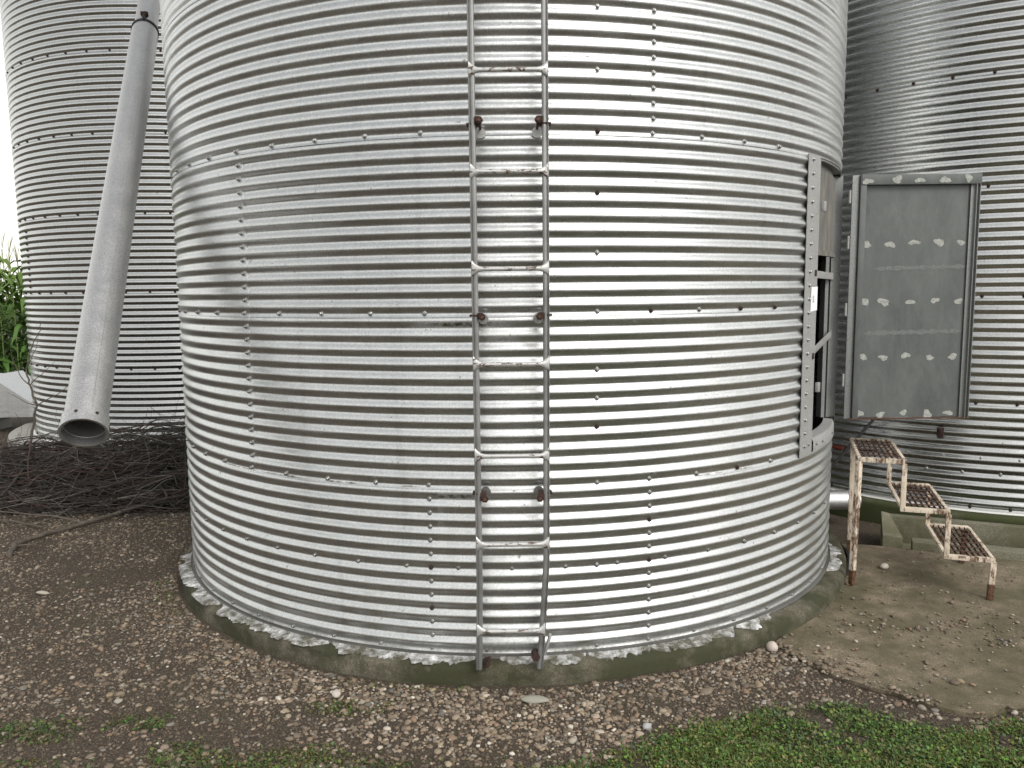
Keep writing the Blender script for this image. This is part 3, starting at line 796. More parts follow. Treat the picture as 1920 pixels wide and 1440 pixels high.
# trough of lichened concrete by the right base
D = Vector((0.918, -0.397, 0)); W = Vector((0.397, 0.918, 0)); rzD = math.atan2(D.y, D.x); T0 = Vector((2.655, -0.435, 0))
def tb(m, s0, s1, w0, w1, z0, z1, bev=0.008):
    c = T0 + D * ((s0 + s1) / 2) + W * ((w0 + w1) / 2); m.box((c.x, c.y, (z0 + z1) / 2), (abs(s1 - s0), abs(w1 - w0), z1 - z0), (0, 0, rzD), bev); return m
tr = empty('concrete_trough', (2.9, -0.45, -0.16)); tag(tr, 'lichened concrete trough beside the right bin base, behind the lowest step', 'trough')
def tpart(nm, m):
    o = m.build(nm, M_trough, None, True, 40); o.parent = tr; o.matrix_parent_inverse = Matrix.Translation((-2.9, 0.45, 0.16)); return o
m = MB()   # left end wall, wedge shaped
p0 = T0; q = lambda s, w_, z: tuple(T0 + D * s + W * w_ + Vector((0, 0, z)))
m.add([q(0, 0, -.30), q(.13, 0, -.30), q(.13, .02, -.035), q(0, 0, -.02), q(0, .42, -.30), q(.03, .42, -.30), q(.055, .42, .035), q(0, .42, .045), q(.13, .02, -.30)],
      [(0, 1, 2, 3), (3, 2, 6, 7), (0, 3, 7, 4), (1, 5, 6, 2), (4, 7, 6, 5), (0, 4, 5, 1)])
tpart('end_wall', m)
tpart('back_wall', tb(MB(), 0.055, 3.6, .36, .44, -.30, 0.03))
tpart('front_wall', tb(MB(), 0.19, 3.6, 0.0, .13, -.30, -.05))
tpart('floor', tb(MB(), 0.06, 3.58, .10, .37, -.30, -.17, 0))

# ------------------------------------------------------------------ rusty steps
st = empty('metal_steps', (2.47, -1.0, -0.1))
tag(st, 'rusty cream-painted metal steps with three mesh treads standing on the concrete pad', 'steps')
ang = rad(-19.0); d3 = Vector((cos(ang), sin(ang), 0)); w3 = Vector((-sin(ang), cos(ang), 0)); Wd = 0.66; TL = 0.247
o3 = Vector((2.128, -1.19, 0)); base_inv = Matrix.Translation((-2.47, 1.0, 0.1))
def S(s, w_, z): return o3 + d3 * s + w3 * w_ + Vector((0, 0, z))
def spart(nm, m, mat, par=None):
    o = m.build(nm, mat, None, True, 35); o.parent = par or st
    if par is None: o.matrix_parent_inverse = base_inv
    return o
def sbar(m, a, b, t=0.028, t2=None):
    a = Vector(a); b = Vector(b); dd = b - a; L_ = dd.length
    if abs(dd.z) > 0.7 * L_: R_ = dd.to_track_quat('Z', 'Y').to_matrix(); R_ = R_ @ Matrix.Rotation(0, 3, 'Z'); m.box((a + b) / 2, (t, t2 or t, L_), R_ if abs(dd.z) < L_ * 0.9999 else Matrix.Rotation(ang, 3, 'Z'), 0.003)
    else: m.box((a + b) / 2, (L_, t, t2 or t), dd.to_track_quat('X', 'Z').to_matrix(), 0.003)
    return m
zt = [0.700, 0.410, 0.140]; zg = -0.098
for i in range(3):
    s0 = TL * i; s1 = TL * (i + 1); z = zt[i]
    fr = spart('tread_frame', sbar(sbar(sbar(sbar(MB(), S(s0, 0, z), S(s1, 0, z)), S(s0, Wd, z), S(s1, Wd, z)), S(s0, 0, z), S(s0, Wd, z), 0.02), S(s1, 0, z), S(s1, Wd, z), 0.02), M_paint)
    m = MB()
    nb = 8
    for k in range(1, nb): sbar(m, S(s0 + (s1 - s0) * k / nb, 0.02, z + 0.004), S(s0 + (s1 - s0) * k / nb, Wd - 0.02, z + 0.004), 0.005, 0.018)
    for k in range(1, 7): sbar(m, S(s0 + 0.01, Wd * k / 7, z + 0.011), S(s1 - 0.01, Wd * k / 7, z + 0.011), 0.016, 0.006)
    o = spart('grating', m, M_rustg)
for w_ in (0, Wd):
    for i in range(2):
        spart('riser_post', sbar(MB(), S(TL * (i + 1), w_, zt[i] - 0.014), S(TL * (i + 1), w_, zt[i + 1] - 0.014)), M_paint)
spart('leg', sbar(MB(), S(-0.004, 0, zt[0] - 0.01), S(-0.018, 0.012, zg), 0.031), M_paint)
spart('leg', sbar(MB(), S(0.018, Wd, zt[0] - 0.01), S(0.012, Wd, zg), 0.031), M_paint)
spart('leg', sbar(MB(), S(TL * 3, 0, zt[2] - 0.01), S(TL * 3 - 0.008, 0, zg), 0.032), M_paint)
spart('leg', sbar(MB(), S(TL * 3 - 0.02, Wd, zt[2] - 0.01), S(TL * 3 - 0.03, Wd, zg), 0.03), M_rust)
# side plate between the two tall legs
m = MB(); a = [S(-0.01, 0.02, zt[0] - 0.012), S(-0.01, Wd - 0.02, zt[0] - 0.012), S(-0.015, Wd - 0.30, 0.05), S(-0.015, 0.03, 0.05)]

# ------------------------------------------------------------------ hanging spout on the left
sp = empty('grain_spout', (-1.883, -2.446, 1.137))
tag(sp, 'galvanised round grain spout hanging down in front of the left bin, open end low', 'spout')
A = Vector((-1.883, -2.446, 1.137)); B = Vector((-2.682, 0.272, 3.687)); dr = (B - A).normalized()
inv = Matrix.Translation(-A)
def pp(o): o.parent = sp; o.matrix_parent_inverse = inv; return o
def hollow(a, b, r, t, n=48, ns=14, seam=True):
    m = MB(); x = dr.cross(Vector((0, 0, 1))).normalized(); y = dr.cross(x)
    vs = []; fs = []
    prof = [(a + (b - a) * i / ns, r) for i in range(ns + 1)]
    for p_, rr in prof:
        for k in range(n):
            t_ = 2 * pi * k / n; vs.append(p_ + (x * cos(t_) + y * sin(t_)) * rr)
    for i in range(ns):
        for k in range(n): fs.append((i * n + k, i * n + (k + 1) % n, (i + 1) * n + (k + 1) % n, (i + 1) * n + k))
    base = len(vs)
    for i in (0, ns):
        for k in range(n):
            t_ = 2 * pi * k / n; vs.append(prof[i][0] + (x * cos(t_) + y * sin(t_)) * (r - t))
    for k in range(n):
        k2 = (k + 1) % n
        fs.append((base + k, base + n + k, base + n + k2, base + k2)); fs.append((k, base + k, base + k2, k2)); fs.append((ns * n + k, ns * n + k2, base + n + k2, base + n + k))
    return m.add(vs, fs)
pp(hollow(A + dr * 0.045, B, 0.0905, 0.003).build('lower_tube', M_pipe, None, True, 40))
colr = pp(hollow(A, A + dr * 0.075, 0.098, 0.008, ns=2).build('end_collar', M_pipe, None, True, 40))
pp(hollow(A - dr * 0.001, A + dr * 0.010, 0.101, 0.010, ns=1).build('rim', M_pipe, None, True, 40))
x_ = dr.cross(Vector((0, 0, 1))).normalized(); y_ = dr.cross(x_)
# choose radial directions that face the viewer
Cm = Vector((0, -5.907, 1.739)); tov = (Cm - A).normalized(); tov = (tov - dr * tov.dot(dr)).normalized(); sidev = dr.cross(tov)
for a_ in (-0.45, 0.42, 1.6, -1.5, 2.6):
    v_ = (tov * cos(a_) + sidev * sin(a_)); 
    q0 = A + dr * 0.048 + v_ * 0.0965; pp(MB().tube([q0, q0 + v_ * 0.004], 0.0075, 12).build('screw', M_rustdark, None))
# longitudinal seam
q0 = tov * cos(0.18) + sidev * sin(0.18)
pp(MB().tube([A + dr * 0.08 + q0 * 0.0902, B + q0 * 0.0902], 0.0022, 6).build('seam', M_pipe, None))
B2 = A + dr * 7.6 + Vector((0, 0, 0))
pp(hollow(B - dr * 0.06, B2, 0.0800, 0.003).build('upper_tube', M_pipe, None, True, 40))
cl = pp(hollow(B - dr * 0.012, B + dr * 0.016, 0.0955, 0.012, ns=1).build('clamp_band', M_black, None, True, 40))
q1 = B + dr * 0.07 + (tov * cos(-0.25) + sidev * sin(-0.25)) * 0.090
pp(MB().tube([q1 - dr * 0.07, q1 + dr * 0.05], 0.012, 8).box(q1 + dr * 0.03, (0.05, 0.03, 0.03), None, 0.004).build('clamp_bolt', M_rustdark, None))

# ------------------------------------------------------------------ things between the right bins
m = MB().tube([(2.20, 0.30, 0.045), (2.79, 0.30, 0.040)], 0.078, 28)
wp = m.build('transfer_tube', galv('white_tube_metal', (0.75, 0.75, 0.75), (0.45, 0.6)), None); tag(wp, 'short white metal tube running out from the middle bin behind the steps', 'pipe')
rod_ = MB().tube([(2.373, 0.40, 0.002), (2.599, 0.40, 0.270)], 0.011, 8).build('metal_rod', M_strip, None)
MB().tube([(2.599, 0.40, 0.270), (2.98, 0.40, 0.72)], 0.013, 8).build('dark_sleeve', M_black, rod_)
tag(rod_, 'thin grey rod with dark upper half leaning between middle and right bins below the door', 'rod')
hp = [(2.352, -0.43, -0.085), (2.345, -0.55, -0.088), (2.315, -0.68, -0.09), (2.27, -0.80, -0.09), (2.21, -0.91, -0.09), (2.13, -1.02, -0.09), (2.06, -1.12, -0.09), (2.02, -1.19, -0.092)]
V = []; F = []
for i, p_ in enumerate(hp):
    wv = 0.004 + 0.013 * sin(pi * (i + 0.4) / 8.2); dirr = Vector((p_[0], p_[1], 0)).normalized()
    for s_, z in ((-1, -0.03), (-1, 0.012), (1, 0.008), (1, -0.03)): V.append(Vector(p_) + dirr * s_ * wv + Vector((0, 0, z)))
for i in range(len(hp) - 1):
    for j in range(4): F.append((i * 4 + j, (i + 1) * 4 + j, (i + 1) * 4 + (j + 1) % 4, i * 4 + (j + 1) % 4))
F += [(3, 2, 1, 0), tuple((len(hp) - 1) * 4 + j for j in range(4))]
h_ = mesh_obj('rubber_strip', V, F, M_black, None, True, 40); tag(h_, 'black curved rubber strip between the middle bin base and the rusty steps', 'strip')

# ------------------------------------------------------------------ white fan transition far left
fan = empty('aeration_fan', (-6.6, 4.4, 0.1)); tag(fan, 'white sheet-metal aeration fan duct at the far left beside the left bin', 'fan')
def fp(nm, m, mat, sh=30):
    o = m.build(nm, mat, None, True, sh); o.parent = fan; o.matrix_parent_inverse = Matrix.Translation((6.6, -4.4, -0.1)); return o
y0, y1 = 4.15, 4.85; xa, xb = -6.62, -6.17
fp('duct', MB().add([(xa, y0, .20), (xb, y0 + .05, .20), (xb, y0 + .05, .40), (xa, y0, .74), (xa, y1, .20), (xb, y1 - .05, .20), (xb, y1 - .05, .40), (xa, y1, .74)],
   [(0, 1, 2, 3), (3, 2, 6, 7), (7, 6, 5, 4), (0, 3, 7, 4), (1, 5, 6, 2), (0, 4, 5, 1)]), M_duct, 20)
fp('flange', MB().box((xa - 0.02, (y0 + y1) / 2, .44), (0.04, y1 - y0 + 0.06, 0.60), None, 0.004), M_strip)
fp('throat', MB().add([(xb, y0 + .05, .20), (-5.88, y0 + .15, .20), (-5.88, y0 + .15, .36), (xb, y0 + .05, .40), (xb, y1 - .05, .20), (-5.88, y1 - .1, .20), (-5.88, y1 - .1, .36), (xb, y1 - .05, .40)], [(0, 1, 2, 3), (3, 2, 6, 7), (7, 6, 5, 4), (0, 4, 5, 1)]), M_duct, 20)
fp('fan_housing', MB().tube([(xa - .50, (y0 + y1) / 2, .44), (xa - .04, (y0 + y1) / 2, .44)], 0.30, 32), M_white)
fp('support', MB().box((xa - .3, (y0 + y1) / 2, .06), (0.3, 0.5, 0.2)), M_strip)

# ------------------------------------------------------------------ branches
def branch_pts(p, d, L_, n, wig, rnd, grav=0.0):
    pts = [Vector(p)]; d = Vector(d).normalized()
    for i in range(n):
        d = (d + Vector((rnd.gauss(0, wig), rnd.gauss(0, wig), rnd.gauss(0, wig * 0.6) - grav))).normalized()
        pts.append(pts[-1] + d * L_ / n)
    return pts
def pile():
    rnd = random.Random(5); Vs = []; Fs = []; Cs = []; base = 0
    def addtube(pts, r0, r1, n, c):
        nonlocal base
        m = MB(); N = len(pts); m.tube(pts, [r0 + (r1 - r0) * i / (N - 1) for i in range(N)], n, False)
        for q in m.f:
            Fs.append(tuple(i + base for i in q))
        Vs.extend(m.v); Cs.extend([c] * len(m.v)); base += len(m.v)
    def height(x, y):
        hx = max(0.0, min(1.0, (x + 6.3) / 3.0)); e = max(0, min(1, (y - 0.75) / 0.7)) * max(0, min(1, (2.45 - y) / 0.3))
        return (0.10 + 0.34 * hx) * e + 0.03
    for i in range(1500):
        x = rnd.uniform(-6.4, -2.3); y = rnd.uniform(0.75, 2.35)
        if math.hypot(x, y) < 2.45: continue
        if x < -5.2 and rnd.random() < 0.5: continue
        h = height(x, y); z = float(gz(x, y)) + rnd.uniform(0, 1) ** 0.7 * h
        a = rnd.gauss(0.12, 0.55) + (pi if rnd.random() < .5 else 0)
        L_ = rnd.uniform(0.35, 1.5); r0 = rnd.choice([0.003, 0.004, 0.005, 0.007, 0.011])
        d = Vector((cos(a), sin(a), rnd.gauss(0.0, 0.13)))
        k = rnd.uniform(0.5, 1.3); tone = rnd.random()
        c = (0.035 * k, 0.028 * k, 0.024 * k) if tone < 0.74 else ((0.12 * k, 0.11 * k, 0.097 * k) if tone < 0.86 else (0.065 * k, 0.036 * k, 0.03 * k))
        pts = branch_pts((x - cos(a) * L_ / 2, y - sin(a) * L_ / 2, z), d, L_, 8, 0.13, rnd)
        for p_ in pts:
            lim = float(gz(p_.x, p_.y)) + 0.006
            if p_.z < lim: p_.z = lim
            hh = lim + height(p_.x, p_.y) + 0.10
            if p_.z > hh: p_.z = hh
            rr = math.hypot(p_.x, p_.y)
            if rr < 2.42: p_.x *= 2.42 / rr; p_.y *= 2.42 / rr
            rl = math.hypot(p_.x - Lc[0], p_.y - Lc[1])
            if rl < 2.16: p_.x = Lc[0] + (p_.x - Lc[0]) * 2.16 / rl; p_.y = Lc[1] + (p_.y - Lc[1]) * 2.16 / rl
        addtube(pts, r0, r0 * 0.35, 5, c)
        for _ in range(rnd.choice([0, 1, 2, 3])):
            j = rnd.randrange(2, 7); s_ = pts[j]; dd = (pts[j + 1] - pts[j]).normalized() + Vector((rnd.gauss(0, .7), rnd.gauss(0, .7), rnd.gauss(0.1, .4)))
            q = branch_pts(s_, dd, L_ * rnd.uniform(.2, .45), 5, 0.2, rnd)
            for p_ in q: p_.z = max(p_.z, float(gz(p_.x, p_.y)) + 0.004)
            addtube(q, r0 * 0.5, 0.0012, 4, tuple(v * 1.1 for v in c))
    for i in range(500):
        x = rnd.uniform(-5.6, -2.35); y = rnd.uniform(0.7, 2.0)
        if math.hypot(x, y) < 2.5: continue
        z = float(gz(x, y)) + height(x, y) * rnd.uniform(.5, 1.1); a = rnd.gauss(0, 1.0); L_ = rnd.uniform(.15, .5); k = rnd.uniform(.7, 1.3)
        q = branch_pts((x, y, z), (cos(a), sin(a), rnd.gauss(0.05, .35)), L_, 6, .22, rnd)
        for p_ in q: p_.z = max(p_.z, float(gz(p_.x, p_.y)) + .004)
        addtube(q, rnd.uniform(.0018, .004), .001, 4, (.17 * k, .155 * k, .135 * k))
    # leaf litter bed inside the heap so that it is dense
    for i in range(2600):
        x = rnd.uniform(-6.3, -2.35); y = rnd.uniform(0.7, 2.3)
        if math.hypot(x, y) < 2.43 or math.hypot(x - Lc[0], y - Lc[1]) < 2.15: continue
        z = float(gz(x, y)) + rnd.uniform(0, .6) * height(x, y) + 0.01; s_ = rnd.uniform(.02, .05)
        e = Euler((rnd.uniform(-.9, .9), rnd.uniform(-.9, .9), rnd.uniform(0, 6))).to_matrix(); k = rnd.uniform(.4, 1)
        q = [Vector((x, y, z)) + e @ Vector(v) for v in ((-s_, 0, 0), (0, -s_ * .5, 0.004), (s_, 0, 0), (0, s_ * .5, 0.004))]
        Vs.extend([tuple(v) for v in q]); Fs.append((base, base + 1, base + 2, base + 3)); Cs.extend([(0.035 * k, 0.025 * k, 0.018 * k)] * 4); base += 4
    me = bpy.data.meshes.new('brush_pile'); me.from_pydata(Vs, [], Fs); me.update()
    a = me.color_attributes.new('tint', 'FLOAT_COLOR', 'POINT'); c = np.ones((len(Vs), 4), np.float32); c[:, :3] = np.array(Cs); a.data.foreach_set('color', c.ravel())
    o = mk('brush_pile', me, M_twig, None, True); tag(o, 'dark heap of dead twigs and branches on the ground between the left and middle bins', 'brush pile', kind='stuff')
pile()
def wood(name):
    m = Mat(name, rough=0.9); n = m.noise(25, 5, 0.7, m.coord((1, 1, 1)))
    m.col(m.ramp(n, [(0.3, (0.05, 0.04, 0.032)), (0.7, (0.15, 0.125, 0.10))])).bump(n, 0.6, 0.004); return m.m
M_wood = wood('grey_bark')
def gpt(x, y, dz): return (x, y, float(gz(x, y)) + dz)
def fallen(pts, r0, r1, label, twigs, seed, ground=True):
    rnd = random.Random(seed); P_ = [Vector(gpt(x, y, z)) if ground else Vector((x, y, z)) for x, y, z in pts]
    # refine with wiggle
    Q = []
    for i in range(len(P_) - 1):
        for k in range(4): Q.append(P_[i].lerp(P_[i + 1], k / 4) + Vector((rnd.gauss(0, .006), rnd.gauss(0, .006), rnd.gauss(0, .003))))
    Q.append(P_[-1]); N = len(Q); m = MB().tube(Q, [r0 + (r1 - r0) * i / (N - 1) for i in range(N)], 8)
    for (i, dx, dy, dz, L_, r_) in twigs:
        q = branch_pts(Q[min(N - 1, int(i * N))], (dx, dy, dz), L_, 7, 0.16, rnd)
        m.tube(q, [r_ + (0.0015 - r_) * k / 7 for k in range(8)], 6)
    return m.build('branch', M_wood, None) , label
b1, l1 = fallen([(-3.60, -0.40, .02), (-3.70, -0.16, .025), (-3.62, 0.10, .02), (-3.42, 0.44, .03), (-3.22, 0.72, .05), (-2.9, 0.98, .09), (-2.65, 1.15, .13)], 0.020, 0.012,
    '', [(0.15, .6, -.2, .05, .5, .008), (0.45, -1, .3, .03, .9, .010), (0.6, .3, .6, .3, .5, .006), (0.8, .2, -.1, .9, .45, .006)], 3)
tag(b1, 'long bent grey branch lying on the gravel in front of the brush pile', 'branch', 'loose branches around the brush pile')
b2, l2 = fallen([(-5.0, 0.75, .03), (-4.4, 0.55, .03), (-3.95, 0.38, .025), (-3.72, 0.24, .03)], 0.011, 0.006, '', [(0.5, .5, -.6, .05, .4, .005)], 8)
tag(b2, 'thin straight branch on the gravel at the left edge, touching the long bent branch', 'branch', 'loose branches around the brush pile')
b3, l3 = fallen([(-4.852, 2.0, 0.0), (-4.84, 2.0, 0.30), (-4.757, 2.0, 0.651), (-4.80, 2.0, .85), (-4.835, 2.0, 0.976), (-4.79, 2.0, 1.15), (-4.70, 2.0, 1.34), (-4.637, 2.0, 1.48)], 0.014, 0.003,
    '', [(0.42, -.6, 0, .8, .35, .006), (0.42, .7, 0, .9, .35, .005), (0.3, -.8, 0, .25, .30, .006), (0.3, .8, -.1, .5, .6, .006), (0.62, .5, 0, .9, .4, .004), (0.15, .9, 0, .45, .7, .006)], 13, False)
tag(b3, 'dark leafless branch standing upright in front of the left bin, forked near its top', 'branch', 'loose branches around the brush pile')
b4, l4 = fallen([(-3.05, 1.55, .25), (-2.98, 1.25, .16), (-2.96, 1.0, .10), (-2.93, 0.80, .02)], 0.008, 0.005, '', [(0.3, -.5, 0, .5, .4, .005), (0.3, .9, .1, .6, .5, .005), (0.6, -.8, -.1, .2, .4, .004)], 17)
tag(b4, 'pale forked twig drooping down the front of the brush pile beside the middle bin', 'branch', 'loose branches around the brush pile')

# ------------------------------------------------------------------ pebbles
def ico(sub):
    bm = bmesh.new(); bmesh.ops.create_icosphere(bm, subdivisions=sub, radius=1.0)
    bm.verts.ensure_lookup_table(); V = np.array([v.co[:] for v in bm.verts]); F = np.array([[v.index for v in f.verts] for f in bm.faces]); bm.free(); return V, F
PAL = np.array([(0.24, 0.19, 0.15), (0.33, 0.27, 0.22), (0.18, 0.14, 0.11), (0.42, 0.36, 0.30), (0.50, 0.46, 0.42), (0.28, 0.20, 0.15), (0.22, 0.21, 0.20), (0.36, 0.29, 0.21), (0.62, 0.59, 0.56), (0.30, 0.24, 0.20)])
def pebbles(px, py, pz, size, sub, rng):
    V0, F0 = ico(sub); n = len(px); nv = len(V0)
    V = V0[None] * (1 + rng.normal(0, 0.10, (n, nv, 1)))
    s = size[:, None] * np.stack([rng.uniform(.8, 1.3, n), rng.uniform(.6, 1.0, n), rng.uniform(.35, .65, n)], 1)
    V = V * s[:, None, :]
    tx = rng.normal(0, .3, n); c, s_ = np.cos(tx), np.sin(tx)
    y = V[..., 1] * c[:, None] - V[..., 2] * s_[:, None]; z = V[..., 1] * s_[:, None] + V[..., 2] * c[:, None]; V = np.stack([V[..., 0], y, z], -1)
    a = rng.uniform(0, 2 * pi, n); c, s_ = np.cos(a), np.sin(a)
    x = V[..., 0] * c[:, None] - V[..., 1] * s_[:, None]; y = V[..., 0] * s_[:, None] + V[..., 1] * c[:, None]
    V = np.stack([x + px[:, None], y + py[:, None], V[..., 2] + pz[:, None]], -1).reshape(-1, 3)
    F = (F0[None] + (np.arange(n) * nv)[:, None, None]).reshape(-1, 3)
    w_ = rng.choice(len(PAL), n, p=[.19, .15, .2, .09, .05, .12, .08, .04, .02, .06]); C = PAL[w_] * rng.uniform(.6, 1.15, (n, 1)) * np.array([.80, .77, .69])
    return V, F, np.repeat(C, nv, 0)
def gravel():
    rng = np.random.default_rng(3)
    N = 230000
    x = rng.uniform(-5.5, 3.2, N); y = rng.uniform(-3.35, 1.6, N)
    r = np.hypot(x - .012, y); ok = (r > 2.375)
    ok &= ~((x > 2.0) & (y > -0.5)) & ~(np.hypot(x - Lc[0], y - Lc[1]) < 2.42)
    pad = in_poly(x, y, pad_poly)
    th = np.degrees(np.arctan2(x, -y))
    dens = 0.36 + 1.0 * (fbm(x * 1.6 + 5, y * 1.6, 41) - 0.5) + 0.9 * (fbm(x * 5 + 5, y * 5, 42) - 0.5)
    near = np.exp(-((r - 2.37) / 0.33) ** 2) * (th > -70) * (th < 40)
    dens = dens + 0.75 * near
    dens = dens - 0.35 * np.exp(-(((x + 1.45) / 0.75) ** 2 + ((y + 2.55) / 0.30) ** 2))      # bare brown soil front left
    dens = dens - 0.30 * np.exp(-(((x + 2.55) / 0.5) ** 2 + ((y + 1.0) / 0.3) ** 2))
    clean = np.exp(-(((x - 0.15) / 0.75) ** 2 + ((y + 2.72) / 0.20) ** 2)) + 0.8 * np.exp(-(((x + 0.95) / 0.55) ** 2 + ((y + 2.45) / 0.16) ** 2))
    dens = np.clip(dens + 0.45 * clean, 0.06, 1.0)
    grass = in_poly(x, y, grass_poly)
    dens = np.where(grass, 0.05, dens)
    # sparse drifts on the pad
    drift = np.exp(-(((x - 2.15) / 0.30) ** 2 + ((y + 1.78) / 0.07) ** 2)) + np.exp(-(((x - 2.55) / 0.25) ** 2 + ((y + 1.95) / 0.10) ** 2)) + 0.8 * np.exp(-(((x - 1.45) / 0.2) ** 2 + ((y + 2.25) / 0.15) ** 2))
    edge = (in_poly(x + .05, y + .05, pad_poly) != in_poly(x - .05, y - .05, pad_poly)) | (in_poly(x, y + .08, pad_poly) != in_poly(x, y - .04, pad_poly))
    dens = np.where(pad, np.clip(0.035 + 0.45 * drift * (vnoise(x * 12, y * 12, 44) > .35), 0, .6), dens)
    dens = np.where(edge & (x < 2.2), np.maximum(dens, .55 * (vnoise(x * 14, y * 14, 49) > .3)), dens)
    dist = np.hypot(x, y + 5.9)
    keepp = np.clip(1.35 - dist * 0.10, 0.35, 1)
    ok &= rng.uniform(0, 1, N) < dens * 0.85 * keepp
    x, y, pad, dist, clean = x[ok], y[ok], pad[ok], dist[ok], clean[ok]; n = len(x)
    size = np.clip(rng.lognormal(math.log(0.0074), 0.38, n), 0.0035, 0.019)
    big = rng.uniform(0, 1, n) < 0.012; size = np.where(big, size * 1.6, size)
    z = np.where(pad, -0.098 + size * 0.25, gz(x, y) + size * 0.18)
    nearm = dist < 4.3
    V1, F1, C1 = pebbles(x[nearm], y[nearm], z[nearm], size[nearm], 2, rng)
    V2, F2, C2 = pebbles(x[~nearm], y[~nearm], z[~nearm], size[~nearm], 1, rng)
    print('pebbles', n, nearm.sum())
    N = 260000   # crumbs of soil and grit between the pebbles
    x = rng.uniform(-4.6, 2.6, N); y = rng.uniform(-3.3, 1.2, N); r = np.hypot(x - .012, y)
    ok = (r > 2.375) & ~((x > 2.0) & (y > -0.5)) & (np.hypot(x - Lc[0], y - Lc[1]) > 2.42) & ~in_poly(x, y, pad_poly) & ~in_poly(x, y, grass_poly)
    ok &= rng.uniform(0, 1, N) < np.clip(0.15 + 1.0 * fbm(x * 3, y * 3, 47), 0, 1) * np.clip(1.5 - np.hypot(x, y + 5.9) * .14, .25, 1)
    x, y = x[ok], y[ok]; n = len(x); size = rng.uniform(.0025, .0065, n)
    C1 = C1 * np.repeat((1 + .28 * clean[nearm])[:, None], len(C1) // nearm.sum(), 0)
    V3, F3, C3 = pebbles(x, y, gz(x, y) + size * .2, size, 1, rng)
    C3 = C3 * 0.25 + np.array([.098, .071, .047]) * np.repeat(rng.uniform(.25, 1.2, (n, 1)), len(C3) // n, 0) * 0.75
    print('crumbs', n)
    me = np_mesh('gravel', np.concatenate([V1, V2, V3]), np.concatenate([F1, F2 + len(V1), F3 + len(V1) + len(V2)]), np.concatenate([C1, C2, C3]))
    o = mk('gravel', me, M_peb, None, True); tag(o, 'loose pale and brown pebbles scattered over the soil round the middle bin', 'gravel', kind='stuff')
grass_poly = [(0.10, -3.08), (0.30, -2.98), (0.50, -2.88), (0.72, -2.78), (0.97, -2.68), (1.20, -2.60), (1.45, -2.57), (1.60, -2.66), (1.75, -2.78), (1.95, -2.80), (2.2, -2.72), (2.5, -2.70), (3.3, -2.78), (4.4, -2.9), (6, -3.1), (6, -4.6), (0.0, -4.6), (-0.5, -3.4)]
gravel()
# a few larger stones, each a thing
def stone(x, y, z, s, cl, label, seed):
    rng = np.random.default_rng(seed); V, F = ico(3)
    n = 1 + 0.25 * (vnoise(V[:, 0] * 1.7 + seed, V[:, 1] * 1.7 + V[:, 2], seed) - .5) + 0.1 * (vnoise(V[:, 0] * 5 + seed, V[:, 1] * 5 + V[:, 2] * 3, seed) - .5)
    V = V * n[:, None] * np.array(s)
    o = mk('stone', np_mesh('stone', V, F, np.repeat(np.array([cl]), len(V), 0)), M_peb, None, True); o.location = (x, y, z); o.rotation_euler = (0, 0, seed)
    tag(o, label, 'stone', 'larger loose stones')
stone(2.454, -0.885, -0.085, (.036, .026, .020), (.50, .46, .40), 'pale fist-sized stone on the concrete pad under the rusty steps', 1)
stone(1.335, -2.035, -0.09, (.032, .026, .026), (.55, .47, .42), 'pale pinkish stone at the corner of concrete pad and mossy base', 2)
stone(0.10, -2.50, -0.105, (.065, .028, .014), (.30, .29, .24), 'flat grey-green stone in the gravel just right of the ladder foot', 3)
stone(0.57, -2.735, -0.105, (.021, .016, .013), (.38, .38, .37), 'rounded grey stone at the edge of the grass', 4)
stone(-0.815, -2.435, -0.10, (.028, .022, .015), (.52, .46, .41), 'light stone in the gravel below the left part of the mossy base', 5)
stone(-2.93, -1.13, -0.10, (.050, .016, .010), (.45, .40, .33), 'long flat pale stone on the brown gravel at the left', 6)

